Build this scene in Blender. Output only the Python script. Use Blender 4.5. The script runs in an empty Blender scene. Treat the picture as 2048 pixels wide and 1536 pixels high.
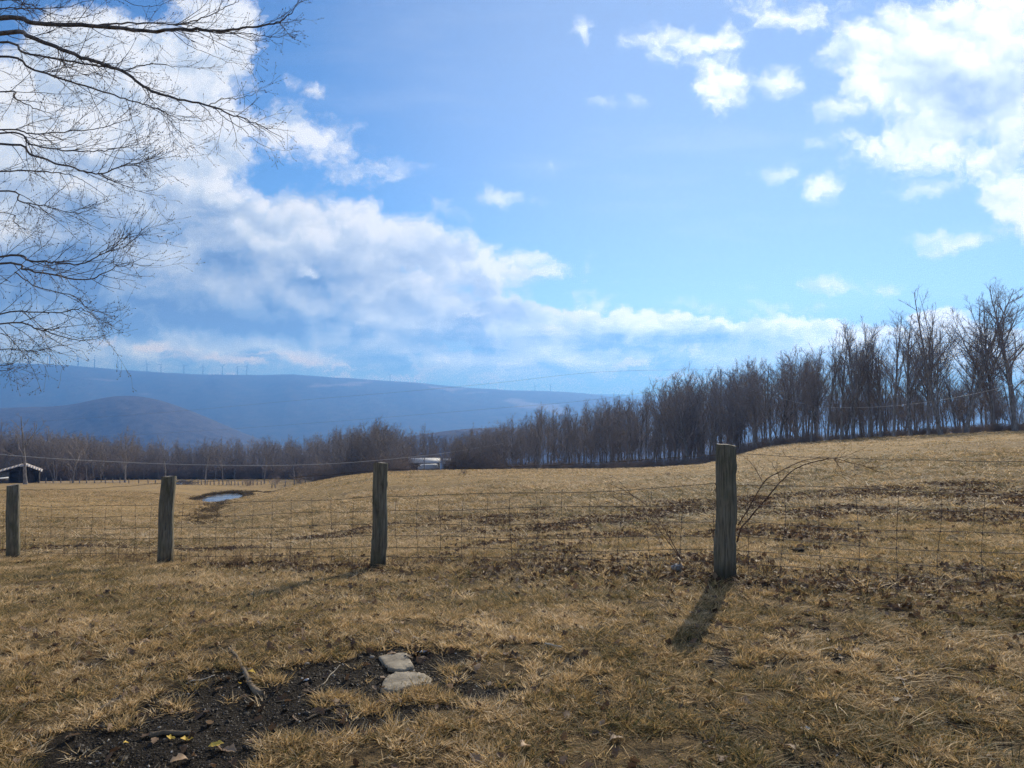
import bpy, math, random
import numpy as np
from mathutils import Vector, Matrix, Euler

SC = bpy.context.scene
COL = SC.collection
F = 1462.0            # focal length in photo pixels (photo is 2048 wide)
HOR = 800.0           # photo row of the level horizon
EYE = 1.61
rng = np.random.default_rng(7)
R = math.radians

# ------------------------------------------------------------------ camera, sky, sun, exposure
cam_d = bpy.data.cameras.new('camera')
cam = bpy.data.objects.new('camera', cam_d); COL.objects.link(cam)
PITCH = math.atan((HOR - 768) / F)
cam.location = (0, 0, EYE)
cam.rotation_euler = (math.pi/2 + PITCH, 0, 0)
cam_d.sensor_width = 36
cam_d.lens = 36 * F / 2048
cam_d.clip_start = 0.05
cam_d.clip_end = 60000
SC.camera = cam

SUN_AZ, SUN_EL = R(23), R(26.5)
world = bpy.data.worlds.new('World'); SC.world = world; world.use_nodes = True
EXPO = 0.14
SC.view_settings.view_transform = 'Standard'; SC.view_settings.look = 'None'
SC.view_settings.exposure = EXPO; SC.view_settings.gamma = 1
SC.view_settings.use_curve_mapping = False
SC.cycles.volume_bounces = 0
SC.cycles.max_bounces = 6
SC.cycles.diffuse_bounces = 2
SC.cycles.use_adaptive_sampling = True
SC.cycles.adaptive_threshold = 0.02
SC.cycles.adaptive_min_samples = 12
SC.cycles.use_denoising = True
SC.cycles.denoiser = 'OPENIMAGEDENOISE'
SC.cycles.denoising_input_passes = 'RGB_ALBEDO_NORMAL'
SC.cycles.denoising_prefilter = 'FAST'
SC.cycles.transparent_max_bounces = 6

sun_d = bpy.data.lights.new('sun', 'SUN'); sun_d.energy = 5.0; sun_d.angle = R(0.5); sun_d.color = (1, 0.91, 0.77)
sun = bpy.data.objects.new('sun', sun_d); COL.objects.link(sun)
sdir = Vector((math.sin(SUN_AZ)*math.cos(SUN_EL), math.cos(SUN_AZ)*math.cos(SUN_EL), math.sin(SUN_EL)))
sun.rotation_euler = sdir.to_track_quat('Z', 'Y').to_euler()
sun.location = sdir*100

class NT:
    """small helper for building node trees"""
    def __init__(self, tree): self.t = tree; self.n = tree.nodes; self.l = tree.links; self.n.clear()
    def add(self, typ, ins=None, **props):
        nd = self.n.new(typ)
        for k, v in props.items(): setattr(nd, k, v)
        if ins:
            for k, v in ins.items():
                s = nd.inputs[k]
                if isinstance(v, bpy.types.NodeSocket): self.l.new(v, s)
                else: s.default_value = v
        return nd
    def m(self, op, a, b=0.0, c=0.0, clamp=False):
        nd = self.n.new('ShaderNodeMath'); nd.operation = op; nd.use_clamp = clamp
        for i, v in enumerate((a, b, c)):
            if isinstance(v, bpy.types.NodeSocket): self.l.new(v, nd.inputs[i])
            else: nd.inputs[i].default_value = v
        return nd.outputs[0]
    def vm(self, op, a, b=(0,0,0)):
        nd = self.n.new('ShaderNodeVectorMath'); nd.operation = op
        for i, v in enumerate((a, b)):
            if isinstance(v, bpy.types.NodeSocket): self.l.new(v, nd.inputs[i])
            else: nd.inputs[i].default_value = v
        return nd.outputs['Value'] if op in ('LENGTH','DOT_PRODUCT') else nd.outputs['Vector']
    def sm(self, v, a, b, lo=0.0, hi=1.0, interp='SMOOTHSTEP'):
        nd = self.add('ShaderNodeMapRange', {'Value': v, 'From Min': a, 'From Max': b, 'To Min': lo, 'To Max': hi}, interpolation_type=interp)
        return nd.outputs['Result']
    def noise(self, vec, scale, detail=6, rough=0.55, lac=2.0, dim='3D', dist=0.0):
        nd = self.add('ShaderNodeTexNoise', noise_dimensions=dim, ins={'Vector': vec, 'Scale': scale, 'Detail': detail, 'Roughness': rough, 'Lacunarity': lac, 'Distortion': dist})
        return nd
    def mix(self, f, a, b, blend='MIX'):
        nd = self.n.new('ShaderNodeMix'); nd.data_type = 'RGBA'; nd.blend_type = blend; nd.clamp_factor = True
        for k, v in ((0, f), (6, a), (7, b)):
            if isinstance(v, bpy.types.NodeSocket): self.l.new(v, nd.inputs[k])
            else: nd.inputs[k].default_value = v if k == 0 else (*v[:3], 1)
        return nd.outputs[2]
    def ramp(self, fac, stops):
        nd = self.add('ShaderNodeValToRGB', {'Fac': fac})
        cr = nd.color_ramp
        while len(cr.elements) < len(stops): cr.elements.new(0.5)
        for e, (p, c) in zip(cr.elements, stops): e.position = p; e.color = (*c[:3], 1)
        return nd.outputs['Color']
    def comb(self, x, y, z=0.0):
        return self.add('ShaderNodeCombineXYZ', {'X': x, 'Y': y, 'Z': z}).outputs[0]

def build_world():
    T = NT(world.node_tree)
    tc = T.add('ShaderNodeTexCoord').outputs['Generated']
    sky = T.add('ShaderNodeTexSky', sky_type='NISHITA', sun_disc=False, sun_elevation=SUN_EL, sun_rotation=SUN_AZ,
                altitude=1500, air_density=1.0, dust_density=0.0, ozone_density=3.0)
    # keep the sky above the horizon for directions below it (hazy ground glow is not needed)
    sep = T.add('ShaderNodeSeparateXYZ', {0: tc}).outputs
    X, Y, Z = sep[0], sep[1], sep[2]
    zc = T.m('MAXIMUM', Z, 0.13)
    dirc = T.comb(X, Y, zc)
    T.l.new(dirc, sky.inputs['Vector'])
    hsv = T.add('ShaderNodeHueSaturation', {'Hue': 0.5, 'Saturation': 1.12, 'Value': 1.0, 'Color': sky.outputs[0]}).outputs[0]
    skycol = T.mix(1.0, hsv, (0.1*SKYG[0], 0.1*SKYG[1], 0.1*SKYG[2]), 'MULTIPLY')
    # two ways of laying the clouds out: on a level cloud deck (perspective), and straight by direction
    zz = T.m('ADD', T.m('MAXIMUM', Z, 0.0), 0.10)
    deck = T.comb(T.m('DIVIDE', X, zz), T.m('DIVIDE', Y, zz), 0.0)
    yy = T.m('MAXIMUM', Y, 0.12)
    u = T.m('DIVIDE', X, yy); v = T.m('DIVIDE', Z, yy)
    q = T.comb(u, v, 0.0)
    # domain warp so that no cloud keeps a smooth outline
    w1 = T.noise(q, 7.0, 2, 0.5, dim='2D').outputs['Color']
    w1 = T.vm('SUBTRACT', w1, (0.5, 0.5, 0.5))
    w2 = T.vm('SUBTRACT', T.noise(q, 30.0, 3, 0.6, dim='2D').outputs['Color'], (0.5, 0.5, 0.5))
    ws = T.vm('MULTIPLY', w1, (0.060, 0.040, 0))
    ws2 = T.vm('MULTIPLY', w2, (0.045, 0.03, 0))
    qw = T.vm('ADD', T.vm('ADD', q, ws), ws2)
    # streaky noise on the deck, lumpy noise by direction; both also sampled a step towards the sun for relief
    def fbm(qv, dv):
        a = T.noise(dv, 1.25, 6, 0.58, dim='2D').outputs[0]
        b = T.noise(T.vm('MULTIPLY', qv, (1.0, 1.35, 1.0)), 11.0, 8, 0.66, dim='2D').outputs[0]
        return a, b
    a0, b0 = fbm(qw, T.vm('ADD', deck, T.vm('MULTIPLY', w1, (0.25, 0.25, 0))))
    b1 = T.noise(T.vm('MULTIPLY', T.vm('ADD', qw, (0.012, 0.022, 0)), (1.0, 1.35, 1.0)), 11.0, 3, 0.5, dim='2D').outputs[0]
    cache = {}
    def blobs(lst, src):
        out = None
        for (px, py, rx, ry, rot, k) in lst:
            rot = min((-25, -15, -6, 0, 8, 16), key=lambda a: abs(a-rot))
            key = (id(src.node), rot)
            if key not in cache:
                cache[key] = src if rot == 0 else T.add('ShaderNodeVectorRotate', {'Vector': src, 'Angle': R(-rot)}, rotation_type='Z_AXIS').outputs[0]
            cx, cy, c, sn_ = (px-1024)/F, (HOR-py)/F, math.cos(R(rot)), math.sin(R(rot))
            cx, cy = cx*c + cy*sn_, -cx*sn_ + cy*c
            mp = T.n.new('ShaderNodeVectorMath'); mp.operation = 'MULTIPLY_ADD'; T.l.new(cache[key], mp.inputs[0])
            mp.inputs[1].default_value = (F/rx, F/ry, 0); mp.inputs[2].default_value = (-cx*F/rx, -cy*F/ry, 0)
            mp = mp.outputs[0]
            r = T.vm('LENGTH', mp)
            s = T.m('MULTIPLY_ADD', r, -k, k)
            out = s if out is None else T.m('MAXIMUM', out, s)
        return out
    def K(rx, ry): return min(rx, ry)/100.0
    bank = [(180,250,360,230,0),(430,90,110,160,0),(575,262,120,62,-18),(670,318,70,20,-12),
            (250,610,800,250,-6),(150,430,330,170,0),(620,545,420,120,-15),(300,520,440,150,0),(770,500,300,85,-15),(1075,548,140,36,-4),(1000,650,420,60,-6),
            (1600,716,760,74,0),(1000,765,1500,62,0),(1885,668,75,62,0),(1270,660,230,38,-6),
            (1400,78,165,48,8),(1448,165,82,82,16),(1570,18,130,45,0),(1870,120,215,130,0),(1905,255,190,85,18),(1765,290,95,36,0),
            (2010,300,120,60,0),(2050,400,75,60,0),(2250,100,330,260,0)]
    small = [(1560,155,44,27,-10),(1708,208,60,28,8),(1648,368,50,36,-15),(1588,345,30,13,0),(1222,198,28,16,0),(1268,196,22,24,0),
             (1935,488,72,19,14),(1862,474,30,9,0),(1780,578,32,20,0),(1635,573,60,7,-2),(1385,607,46,7,-3),(1100,325,28,20,0),
             (795,348,50,18,5),(872,398,42,12,-25),(1168,52,14,22,30),(575,155,14,18,0),(630,178,20,14,0),(1870,372,52,13,12),(1010,395,50,14,-10),
             (1625,280,30,12,0),(1650,614,60,7,0)]
    L1 = [(a,b,c,d,e,K(c,d)*(3.4 if b > 590 and d < 76 else 1.0)) for a,b,c,d,e in bank]
    L2 = [(a,b,c,d,e,K(c,d)*1.0) for a,b,c,d,e in small]
    cb = blobs(L1, qw)
    cs = blobs(L2, T.vm('ADD', q, T.vm('MULTIPLY', ws2, (0.8, 0.7, 0))))
    front = T.m('MULTIPLY', T.sm(Y, 0.22, 0.45), T.sm(Z, 0.52, 0.66, 1.0, 0.0))
    nb = T.m('MULTIPLY_ADD', a0, 1.0, T.m('MULTIPLY_ADD', b0, 1.3, -1.15))
    dens_b = T.m('MULTIPLY_ADD', nb, 1.0, cb)
    al_b = T.sm(dens_b, -0.12, 0.36)
    dens_s = T.m('MULTIPLY_ADD', T.m('SUBTRACT', b0, 0.5), 1.0, cs)
    al_s = T.m('MULTIPLY', T.sm(dens_s, -0.08, 0.36), 0.92)
    # thin high veils
    veil = T.m('MULTIPLY', T.sm(T.noise(T.vm('MULTIPLY', deck, (1.0, 3.0, 1)), 0.9, 5, 0.65, dim='2D').outputs[0], 0.5, 0.82), 0.10)
    alpha = T.m('MAXIMUM', T.m('MAXIMUM', al_b, al_s), veil)
    # cloud brightness: thick parts of the bank turn blue grey, edges and the side towards the sun stay white
    thick = T.sm(dens_b, 0.15, 2.2)
    relief = T.m('MULTIPLY', T.m('SUBTRACT', b0, b1), 1.25)
    darkL = [(430,648,540,62,-3,0.85),(60,560,300,110,0,0.9),(480,540,330,70,-8,0.32),(760,605,380,60,-8,0.40),(1000,690,460,40,0,0.62),(230,460,300,70,0,0.35),(1940,165,100,60,0,0.25),
             (1300,745,500,34,0,0.35),(60,760,500,60,0,0.5),(500,735,700,28,0,0.62)]
    dk = blobs(darkL, T.vm('ADD', q, T.vm('MULTIPLY', ws, (2.0, 1.6, 0))))
    dk = T.sm(T.m('MULTIPLY_ADD', T.m('SUBTRACT', a0, 0.5), -1.2, dk), -0.55, 0.9, 0.0, 0.92)
    dk = T.m('MULTIPLY', dk, T.sm(a0, 0.25, 0.62, 1.0, 0.8))
    away = T.m('MULTIPLY', thick, T.sm(T.vm('DOT_PRODUCT', tc, tuple(sdir)), 0.55, 0.95, 0.42, 0.20))
    tone = T.m('SUBTRACT', T.m('SUBTRACT', T.m('ADD', 0.97, relief), dk), T.m('MULTIPLY', away, T.sm(a0, 0.3, 0.65)))
    # low warm streaks
    stq = T.vm('MULTIPLY', qw, (1.0, 5.0, 1.0))
    sn = T.noise(stq, 9.0, 5, 0.6, dim='2D').outputs[0]
    strk = blobs([(330,700,330,18,-3,1.0),(640,724,220,16,-3,0.9),(870,734,70,15,0,0.8),(1290,716,90,20,10,0.9),(545,490,50,22,-25,0.8),(620,548,45,12,-20,0.6),
                  (1110,655,70,24,-15,1.0),(900,590,110,34,-15,0.6),(560,762,900,18,-1.6,1.15),(1030,598,200,22,-12,0.55),(330,470,40,20,-20,0.5)], T.vm('ADD', q, T.vm('MULTIPLY', ws2, (0.6, 0.6, 0))))
    strk = T.sm(T.m('MULTIPLY_ADD', T.m('SUBTRACT', sn, 0.5), 3.6, strk), 0.1, 1.3)
    strk = T.m('MULTIPLY', strk, 0.85)
    tone = T.m('MULTIPLY_ADD', strk, T.m('SUBTRACT', 0.92, T.m('MINIMUM', tone, 0.92)), tone)
    col = T.ramp(tone, [(0.0, (0.13,0.23,0.43)), (0.25, (0.24,0.36,0.56)), (0.5, (0.40,0.50,0.66)), (0.75, (0.58,0.67,0.79)), (1.0, (0.84,0.87,0.92))])
    warm = T.mix(T.m('MULTIPLY', T.sm(v, 0.02, 0.16, 1.0, 0.0), strk), col, (0.80, 0.66, 0.50))
    # brighter towards the sun
    sunb = T.sm(T.vm('DOT_PRODUCT', tc, tuple(sdir)), 0.80, 0.995, 1.0, 1.25)
    cc = T.vm('SCALE', warm); T.l.new(T.m('MULTIPLY', sunb, T.sm(v, 0.03, 0.17, 1.5, 1.0)), cc.node.inputs['Scale'])
    glow = T.m('MULTIPLY', T.sm(T.vm('DOT_PRODUCT', tc, tuple(sdir)), 0.78, 1.0), 0.30)      # bright thin haze round the sun
    skycol = T.mix(glow, skycol, (0.80, 0.90, 1.0))
    fin = T.mix(alpha, skycol, cc)
    bg = T.add('ShaderNodeBackground', {'Color': fin, 'Strength': 1.0})
    # the rest of the sky: the same kind of broken cloud, without the named banks
    ga = T.noise(deck, 1.25, 4, 0.58, dim='2D').outputs[0]
    gal = T.m('MAXIMUM', T.sm(ga, 0.47, 0.62), T.sm(Z, 0.0, 0.15, 0.8, 0.0))
    gcol = T.mix(T.sm(ga, 0.55, 0.80), (0.80,0.84,0.90), (0.40,0.54,0.74))
    bg2 = T.add('ShaderNodeBackground', {'Color': T.mix(gal, skycol, gcol), 'Strength': 1.0})
    mx = T.add('ShaderNodeMixShader', {0: front, 1: bg2.outputs[0], 2: bg.outputs[0]})
    out = T.add('ShaderNodeOutputWorld', {'Surface': mx.outputs[0]})
SKYG = (0.99, 1.12, 1.23)
build_world()
world.cycles.sampling_method = 'MANUAL'; world.cycles.sample_map_resolution = 256
# ------------------------------------------------------------------ helpers
def P(px, py, depth):
    """photo pixel + distance in front of the camera -> world point"""
    x = (px-1024)/F; z = (768-py)/F
    c, s = math.cos(PITCH), math.sin(PITCH)
    y = c - z*s; zz = s + z*c
    k = depth/y
    return Vector((x*k, depth, EYE + zz*k))

def tag(o, label=None, cat=None, group=None, kind=None):
    if label: o['label'] = label
    if cat: o['category'] = cat
    if group: o['group'] = group
    if kind: o['kind'] = kind
    return o
def empty(name, loc=(0,0,0), rz=0.0, scale=1.0):
    o = bpy.data.objects.new(name, None); COL.objects.link(o)
    o.location = loc; o.rotation_euler = (0,0,rz); o.scale = (scale,)*3; o.empty_display_size = 0.2
    return o
def link(name, me, parent=None, mat=None):
    o = bpy.data.objects.new(name, me)
    COL.objects.link(o)
    if mat is not None and not me.materials: me.materials.append(mat)
    if parent is not None: o.parent = parent
    return o
def np_mesh(name, V, Fc, smooth=False, attrs=None):
    """V (n,3), Fc (m,k) array of tris or quads (or list of arrays)"""
    me = bpy.data.meshes.new(name)
    V = np.asarray(V, dtype=np.float32)
    Fl = Fc if isinstance(Fc, list) else [Fc]
    Fl = [np.asarray(f, dtype=np.int32) for f in Fl if len(f)]
    me.vertices.add(len(V)); me.vertices.foreach_set('co', V.ravel())
    nl = sum(f.size for f in Fl); npoly = sum(len(f) for f in Fl)
    me.loops.add(nl); me.polygons.add(npoly)
    me.loops.foreach_set('vertex_index', np.concatenate([f.ravel() for f in Fl]))
    st = []; o = 0
    for f in Fl:
        k = f.shape[1]; st.append(o + np.arange(len(f))*k); o += f.size
    me.polygons.foreach_set('loop_start', np.concatenate(st).astype(np.int32))
    if smooth: me.polygons.foreach_set('use_smooth', np.ones(npoly, dtype=bool))
    if attrs:
        for k, a in attrs.items():
            at = me.attributes.new(k, 'FLOAT', 'POINT'); at.data.foreach_set('value', np.asarray(a, dtype=np.float32).ravel())
    me.update(calc_edges=True); me.validate()
    return me

class MB:
    """collects boxes, tubes and faces for one mesh"""
    def __init__(self): self.v = []; self.q = []; self.t = []; self.n = 0; self.b = {}
    def empty(self): return not (self.v or self.b)
    def tube(self, pts, rad, sides=5, cap=True):
        pts = np.asarray(pts, dtype=float); m = len(pts)
        if not isinstance(rad, np.ndarray): rad = np.array(rad if hasattr(rad, '__len__') else [rad]*m, dtype=float)
        self.b.setdefault((m, sides, bool(cap)), []).append((pts, rad))
    def flush(self):
        for (m, sides, cap), lst in self.b.items():
            pts = np.stack([p for p, r in lst]); rad = np.stack([r for p, r in lst]); N = len(lst)
            tan = np.empty_like(pts); tan[:,1:-1] = pts[:,2:]-pts[:,:-2]; tan[:,0] = pts[:,1]-pts[:,0]; tan[:,-1] = pts[:,-1]-pts[:,-2]
            tan /= (np.linalg.norm(tan, axis=2, keepdims=True)+1e-12)
            avg = tan.mean(1); up = np.abs(avg[:,2]) < 0.8*np.linalg.norm(avg, axis=1)+1e-9
            ref = np.where(up[:,None], np.array((0,0,1.0)), np.array((1.0,0,0)))[:,None,:]
            a = np.cross(tan, np.broadcast_to(ref, tan.shape)); a /= (np.linalg.norm(a, axis=2, keepdims=True)+1e-12)
            b = np.cross(tan, a)
            th = np.arange(sides)*2*math.pi/sides
            ring = pts[:,:,None,:] + rad[:,:,None,None]*(np.cos(th)[None,None,:,None]*a[:,:,None,:] + np.sin(th)[None,None,:,None]*b[:,:,None,:])
            self.v.append(ring.reshape(-1,3))
            i = np.arange(m-1)[:,None]*sides; j = np.arange(sides)[None,:]; j2 = (j+1) % sides
            q = np.stack([i+j, i+j2, i+sides+j2, i+sides+j], -1).reshape(-1,4)
            base = self.n + np.arange(N)*m*sides
            self.q.append((q[None]+base[:,None,None]).reshape(-1,4))
            if cap:
                f = np.array([[0, k+1, k] for k in range(1, sides-1)]+[[(m-1)*sides, (m-1)*sides+k, (m-1)*sides+k+1] for k in range(1, sides-1)])
                self.t.append((f[None]+base[:,None,None]).reshape(-1,3))
            self.n += N*m*sides
        self.b = {}
    def box(self, c, s, rot=None):
        v = np.array([(x,y,z) for z in (-.5,.5) for y in (-.5,.5) for x in (-.5,.5)])*np.asarray(s)
        if rot is not None: v = v @ np.array(rot).T
        self.v.append(v+np.asarray(c))
        self.q.append(np.array([(0,2,3,1),(4,5,7,6),(0,1,5,4),(2,6,7,3),(0,4,6,2),(1,3,7,5)])+self.n); self.n += 8
    def faces(self, v, quads=None, tris=None):
        self.v.append(np.asarray(v, dtype=float))
        if quads is not None and len(quads): self.q.append(np.asarray(quads)+self.n)
        if tris is not None and len(tris): self.t.append(np.asarray(tris)+self.n)
        self.n += len(v)
    def mesh(self, name, smooth=False):
        self.flush()
        fl = []
        if self.q: fl.append(np.concatenate(self.q))
        if self.t: fl.append(np.concatenate(self.t))
        return np_mesh(name, np.concatenate(self.v), fl, smooth)
    def obj(self, name, mat, parent=None, smooth=False):
        return link(name, self.mesh(name, smooth), parent, mat)

# value noise in numpy -------------------------------------------------
_TB = np.random.default_rng(1234).random((256, 256))
def _hash(ix, iy, seed): return _TB[(ix+seed*37) & 255, (iy+seed*91) & 255]
def vnoise(x, y, seed=0):
    ix = np.floor(x).astype(np.int64); iy = np.floor(y).astype(np.int64)
    fx = x-ix; fy = y-iy; fx = fx*fx*(3-2*fx); fy = fy*fy*(3-2*fy)
    a = _hash(ix,iy,seed); b = _hash(ix+1,iy,seed); c = _hash(ix,iy+1,seed); d = _hash(ix+1,iy+1,seed)
    return (a*(1-fx)+b*fx)*(1-fy)+(c*(1-fx)+d*fx)*fy
def fbm(x, y, octv=4, seed=0, rough=0.5):
    s = 0; a = 1; t = 0
    for k in range(octv):
        s = s + a*vnoise(x*2**k + 17.3*k, y*2**k - 9.1*k, seed+k); t += a; a *= rough
    return s/t
def sstep(x, a, b):
    t = np.clip((x-a)/(b-a), 0, 1); return t*t*(3-2*t)

# materials --------------------------------------------------------------
MATS = {}
def mat(name, fn):
    if name in MATS: return MATS[name]
    m = bpy.data.materials.new(name); m.use_nodes = True
    T = NT(m.node_tree)
    sh = fn(T)
    disp = None
    if isinstance(sh, tuple): sh, disp = sh
    out = T.add('ShaderNodeOutputMaterial', {'Surface': sh})
    MATS[name] = m
    return m
def princ(T, col, rough=0.8, bump=None, bstr=0.5, bdist=0.01, metal=0.0, spec=0.3, trans=None):
    d = {'Roughness': rough, 'Metallic': metal, 'Specular IOR Level': spec}
    if isinstance(col, bpy.types.NodeSocket): d['Base Color'] = col
    else: d['Base Color'] = (*col, 1)
    if bump is not None:
        d['Normal'] = T.add('ShaderNodeBump', {'Height': bump, 'Strength': bstr, 'Distance': bdist}).outputs[0]
    return T.add('ShaderNodeBsdfPrincipled', d).outputs[0]
def simple(name, c, rough=0.8, metal=0.0, var=0.25, scale=8.0, spec=0.3):
    def fn(T):
        g = T.add('ShaderNodeTexCoord').outputs['Object']
        n = T.noise(g, scale, 5, 0.6).outputs[0]
        k = T.sm(n, 0.3, 0.7, 1-var, 1+var, 'LINEAR')
        cc = T.vm('SCALE', T.add('ShaderNodeRGB').outputs[0]); T.n[-1] if False else None
        rgb = [nd for nd in T.n if nd.bl_idname == 'ShaderNodeRGB'][-1]; rgb.outputs[0].default_value = (*c, 1)
        T.l.new(k, cc.node.inputs['Scale'])
        return princ(T, cc, rough, n, 0.4, 0.01, metal, spec)
    return mat(name, fn)
# ------------------------------------------------------------------ lie of the land
DEP = np.array([3.2, 5, 7, 10, 15, 22, 32, 48, 70, 100, 140, 200, 300.])
PXC = [-700, 25, 333, 430, 540, 600, 760, 1000, 1200, 1400, 1550, 1750, 2048, 2700]
PYT = np.array([
 [1536,1277,1185,1130,1085,1050,1025,1003, 990, 980, 972, 965, 956],
 [1536,1277,1190,1137,1098,1065,1040,1018,1002, 988, 975, 965, 955],
 [1536,1277,1190,1132,1098,1068,1046,1026,1010, 996, 980, 966, 954],
 [1536,1277,1190,1130,1096,1068,1047,1029,1015,1004, 988, 968, 954],
 [1536,1276,1189,1127,1090,1060,1034,1008, 994, 988, 984, 968, 953],
 [1536,1275,1188,1125,1085,1050,1020, 994, 979, 970, 971, 965, 952],
 [1536,1275,1186,1118,1070,1028, 990, 962, 950, 946, 953, 951, 955],
 [1536,1273,1175,1105,1055,1012, 978, 953, 943, 940, 942, 940, 948],
 [1536,1272,1160,1095,1045,1000, 968, 948, 941, 939, 940, 938, 945],
 [1536,1271,1155,1085,1035, 990, 957, 940, 932, 930, 933, 933, 940],
 [1536,1270,1158,1080,1025, 975, 940, 912, 898, 894, 900, 912, 930],
 [1536,1268,1153,1075,1015, 960, 920, 893, 880, 877, 882, 895, 920],
 [1536,1266,1140,1065,1000, 943, 903, 876, 864, 860, 866, 880, 910],
 [1536,1262,1130,1050, 985, 930, 890, 865, 852, 850, 858, 870, 900]], dtype=float)
_U = (np.array(PXC)-1024)/F
_DR = (PYT-HOR)/F*DEP[None,:]
_AZ = np.arctan(_U)
# table in (azimuth, ln r): resample every column to common radii
LR = np.linspace(math.log(3.0), math.log(300.0), 44)
_T = []
def _pchip(x, y, xn):
    h = np.diff(x); d = np.diff(y)/h
    m = np.zeros_like(y); m[1:-1] = np.where(d[1:]*d[:-1] > 0, 2*d[1:]*d[:-1]/(d[1:]+d[:-1]+1e-12), 0); m[0] = d[0]; m[-1] = d[-1]
    i = np.clip(np.searchsorted(x, xn)-1, 0, len(x)-2); t = np.clip((xn-x[i])/h[i], 0, 1)
    return ((2*t**3-3*t**2+1)*y[i] + (t**3-2*t**2+t)*h[i]*m[i] + (-2*t**3+3*t**2)*y[i+1] + (t**3-t**2)*h[i]*m[i+1])
for k in range(len(_AZ)):
    r = np.log(DEP*math.sqrt(1+_U[k]**2))
    _T.append(_pchip(r, _DR[k], np.clip(LR, r[0], r[-1])))
_T = np.array(_T)
rr = np.exp(LR)
back = 1.61 + 0.03*np.maximum(rr-20, 0)
left = _T[0]*0.8 + back*0.2; right = _T[-1]*0.85 + back*0.15
AZC = np.concatenate([[-math.pi, -R(120), -R(80)], _AZ, [R(80), R(120), math.pi]])
TAB = np.vstack([back, 0.6*back+0.4*left, left, _T, right, 0.6*back+0.4*right, back])
AZG = np.linspace(-math.pi, math.pi, 1441)
TG = np.stack([_pchip(AZC, TAB[:,j], AZG) for j in range(len(LR))], 1)

POND = P(444, 997, 120); POND_Z = float(POND.z)
_C, _S = math.cos(R(8)), math.sin(R(8))
def pond_r(x, y):
    dx = x-POND.x; dy = y-POND.y
    a = dx*_C+dy*_S; b = -dx*_S+dy*_C
    wob = 0.22*(fbm(x*0.35, y*0.35, 3, 5)-0.5)*2
    return np.sqrt((a/3.1)**2 + (b/6.2)**2)*(1+wob)
SOIL_PX = [(560,1390,390,84,8),(360,1455,290,74,14),(780,1335,190,66,4),(220,1512,190,55,0),(905,1310,60,26,0),(930,1372,90,20,0),(430,1520,130,60,0)]
def px_of(x, y, z):
    """row/column a ground point has in the photo's geometry (only used to lay patches out on the ground plane near the camera)"""
    yy = np.maximum(y, 0.3)
    return 1024 + x/yy*F, HOR + (EYE-z)/yy*F
SOIL_G = []
for (a,b,c,d,e) in SOIL_PX:
    p0 = (a-1024)/F; dep = EYE/((b-HOR)/F); dl = EYE/((b+d-HOR)/F); du = EYE/((b-d-HOR)/F)
    SOIL_G.append((p0*dep, dep, c/F*dep, (du-dl)/2, R(e*0.6)))
def soil_mask(x, y):
    m = np.zeros_like(x)
    n = (fbm(x*2.2, y*2.2, 4, 31, 0.6)-0.5)*1.5
    n2 = (fbm(x*9, y*9, 3, 77, 0.6)-0.5)*0.9
    for (cx, cy, rx, ry, t) in SOIL_G:
        dx = x-cx; dy = y-cy
        a = dx*math.cos(t)+dy*math.sin(t); b = -dx*math.sin(t)+dy*math.cos(t)
        r = np.sqrt((a/rx)**2+(b/ry)**2)
        m = np.maximum(m, 1-r)
    return sstep(m+n*0.42+n2*0.42, 0.05, 0.24)
PX4 = P(1450, 1155, 6.9); PX3 = P(757, 1130, 9.0); PX2 = P(331, 1127, 10.5); PX1 = P(25, 1122, 12.0)
FENCE = [(PX1.x-3.3*3, PX1.y+1.6*3),(PX1.x-3.3*2, PX1.y+1.6*2),(PX1.x-3.3, PX1.y+1.6),(PX1.x,PX1.y),(PX2.x,PX2.y),(PX3.x,PX3.y),(PX4.x,PX4.y),(PX4.x+3.3,PX4.y-1.75),(PX4.x+6.6,PX4.y-3.3)]
_fx = np.array([p[0] for p in FENCE]); _fy = np.array([p[1] for p in FENCE])
def fence_litter(x, y, fd):
    w = sstep(x, -6, 0)
    return np.exp(-((fd-0.20)/(0.45+.25*w))**2)*sstep(fbm(x*1.3, y*1.3, 3, 12), 0.34-.14*w, 0.56-.14*w)
def field_litter(x, y, fd):
    """dark leaf-strewn patches in the near field, more of them to the right"""
    w = sstep(x+0.10*y, -3.0, 3.0)
    return sstep(fbm(x*0.5, y*0.62, 5, 13, .65), 0.54-.08*w, 0.70-.08*w)*.85*sstep(fd, 0.6, 1.6)*sstep(-fd, -30, -10)
def fence_d(x, y):
    """signed distance in y from the fence line, positive beyond it"""
    return (y - np.interp(x, _fx, _fy))*0.9
GUL_Y = [26, 40, 60, 80, 100, 112, 124, 150]; GUL_X = [-11.2, -17.2, -24.8, -32.2, -39.8, -44.5, -48, -52]
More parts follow.
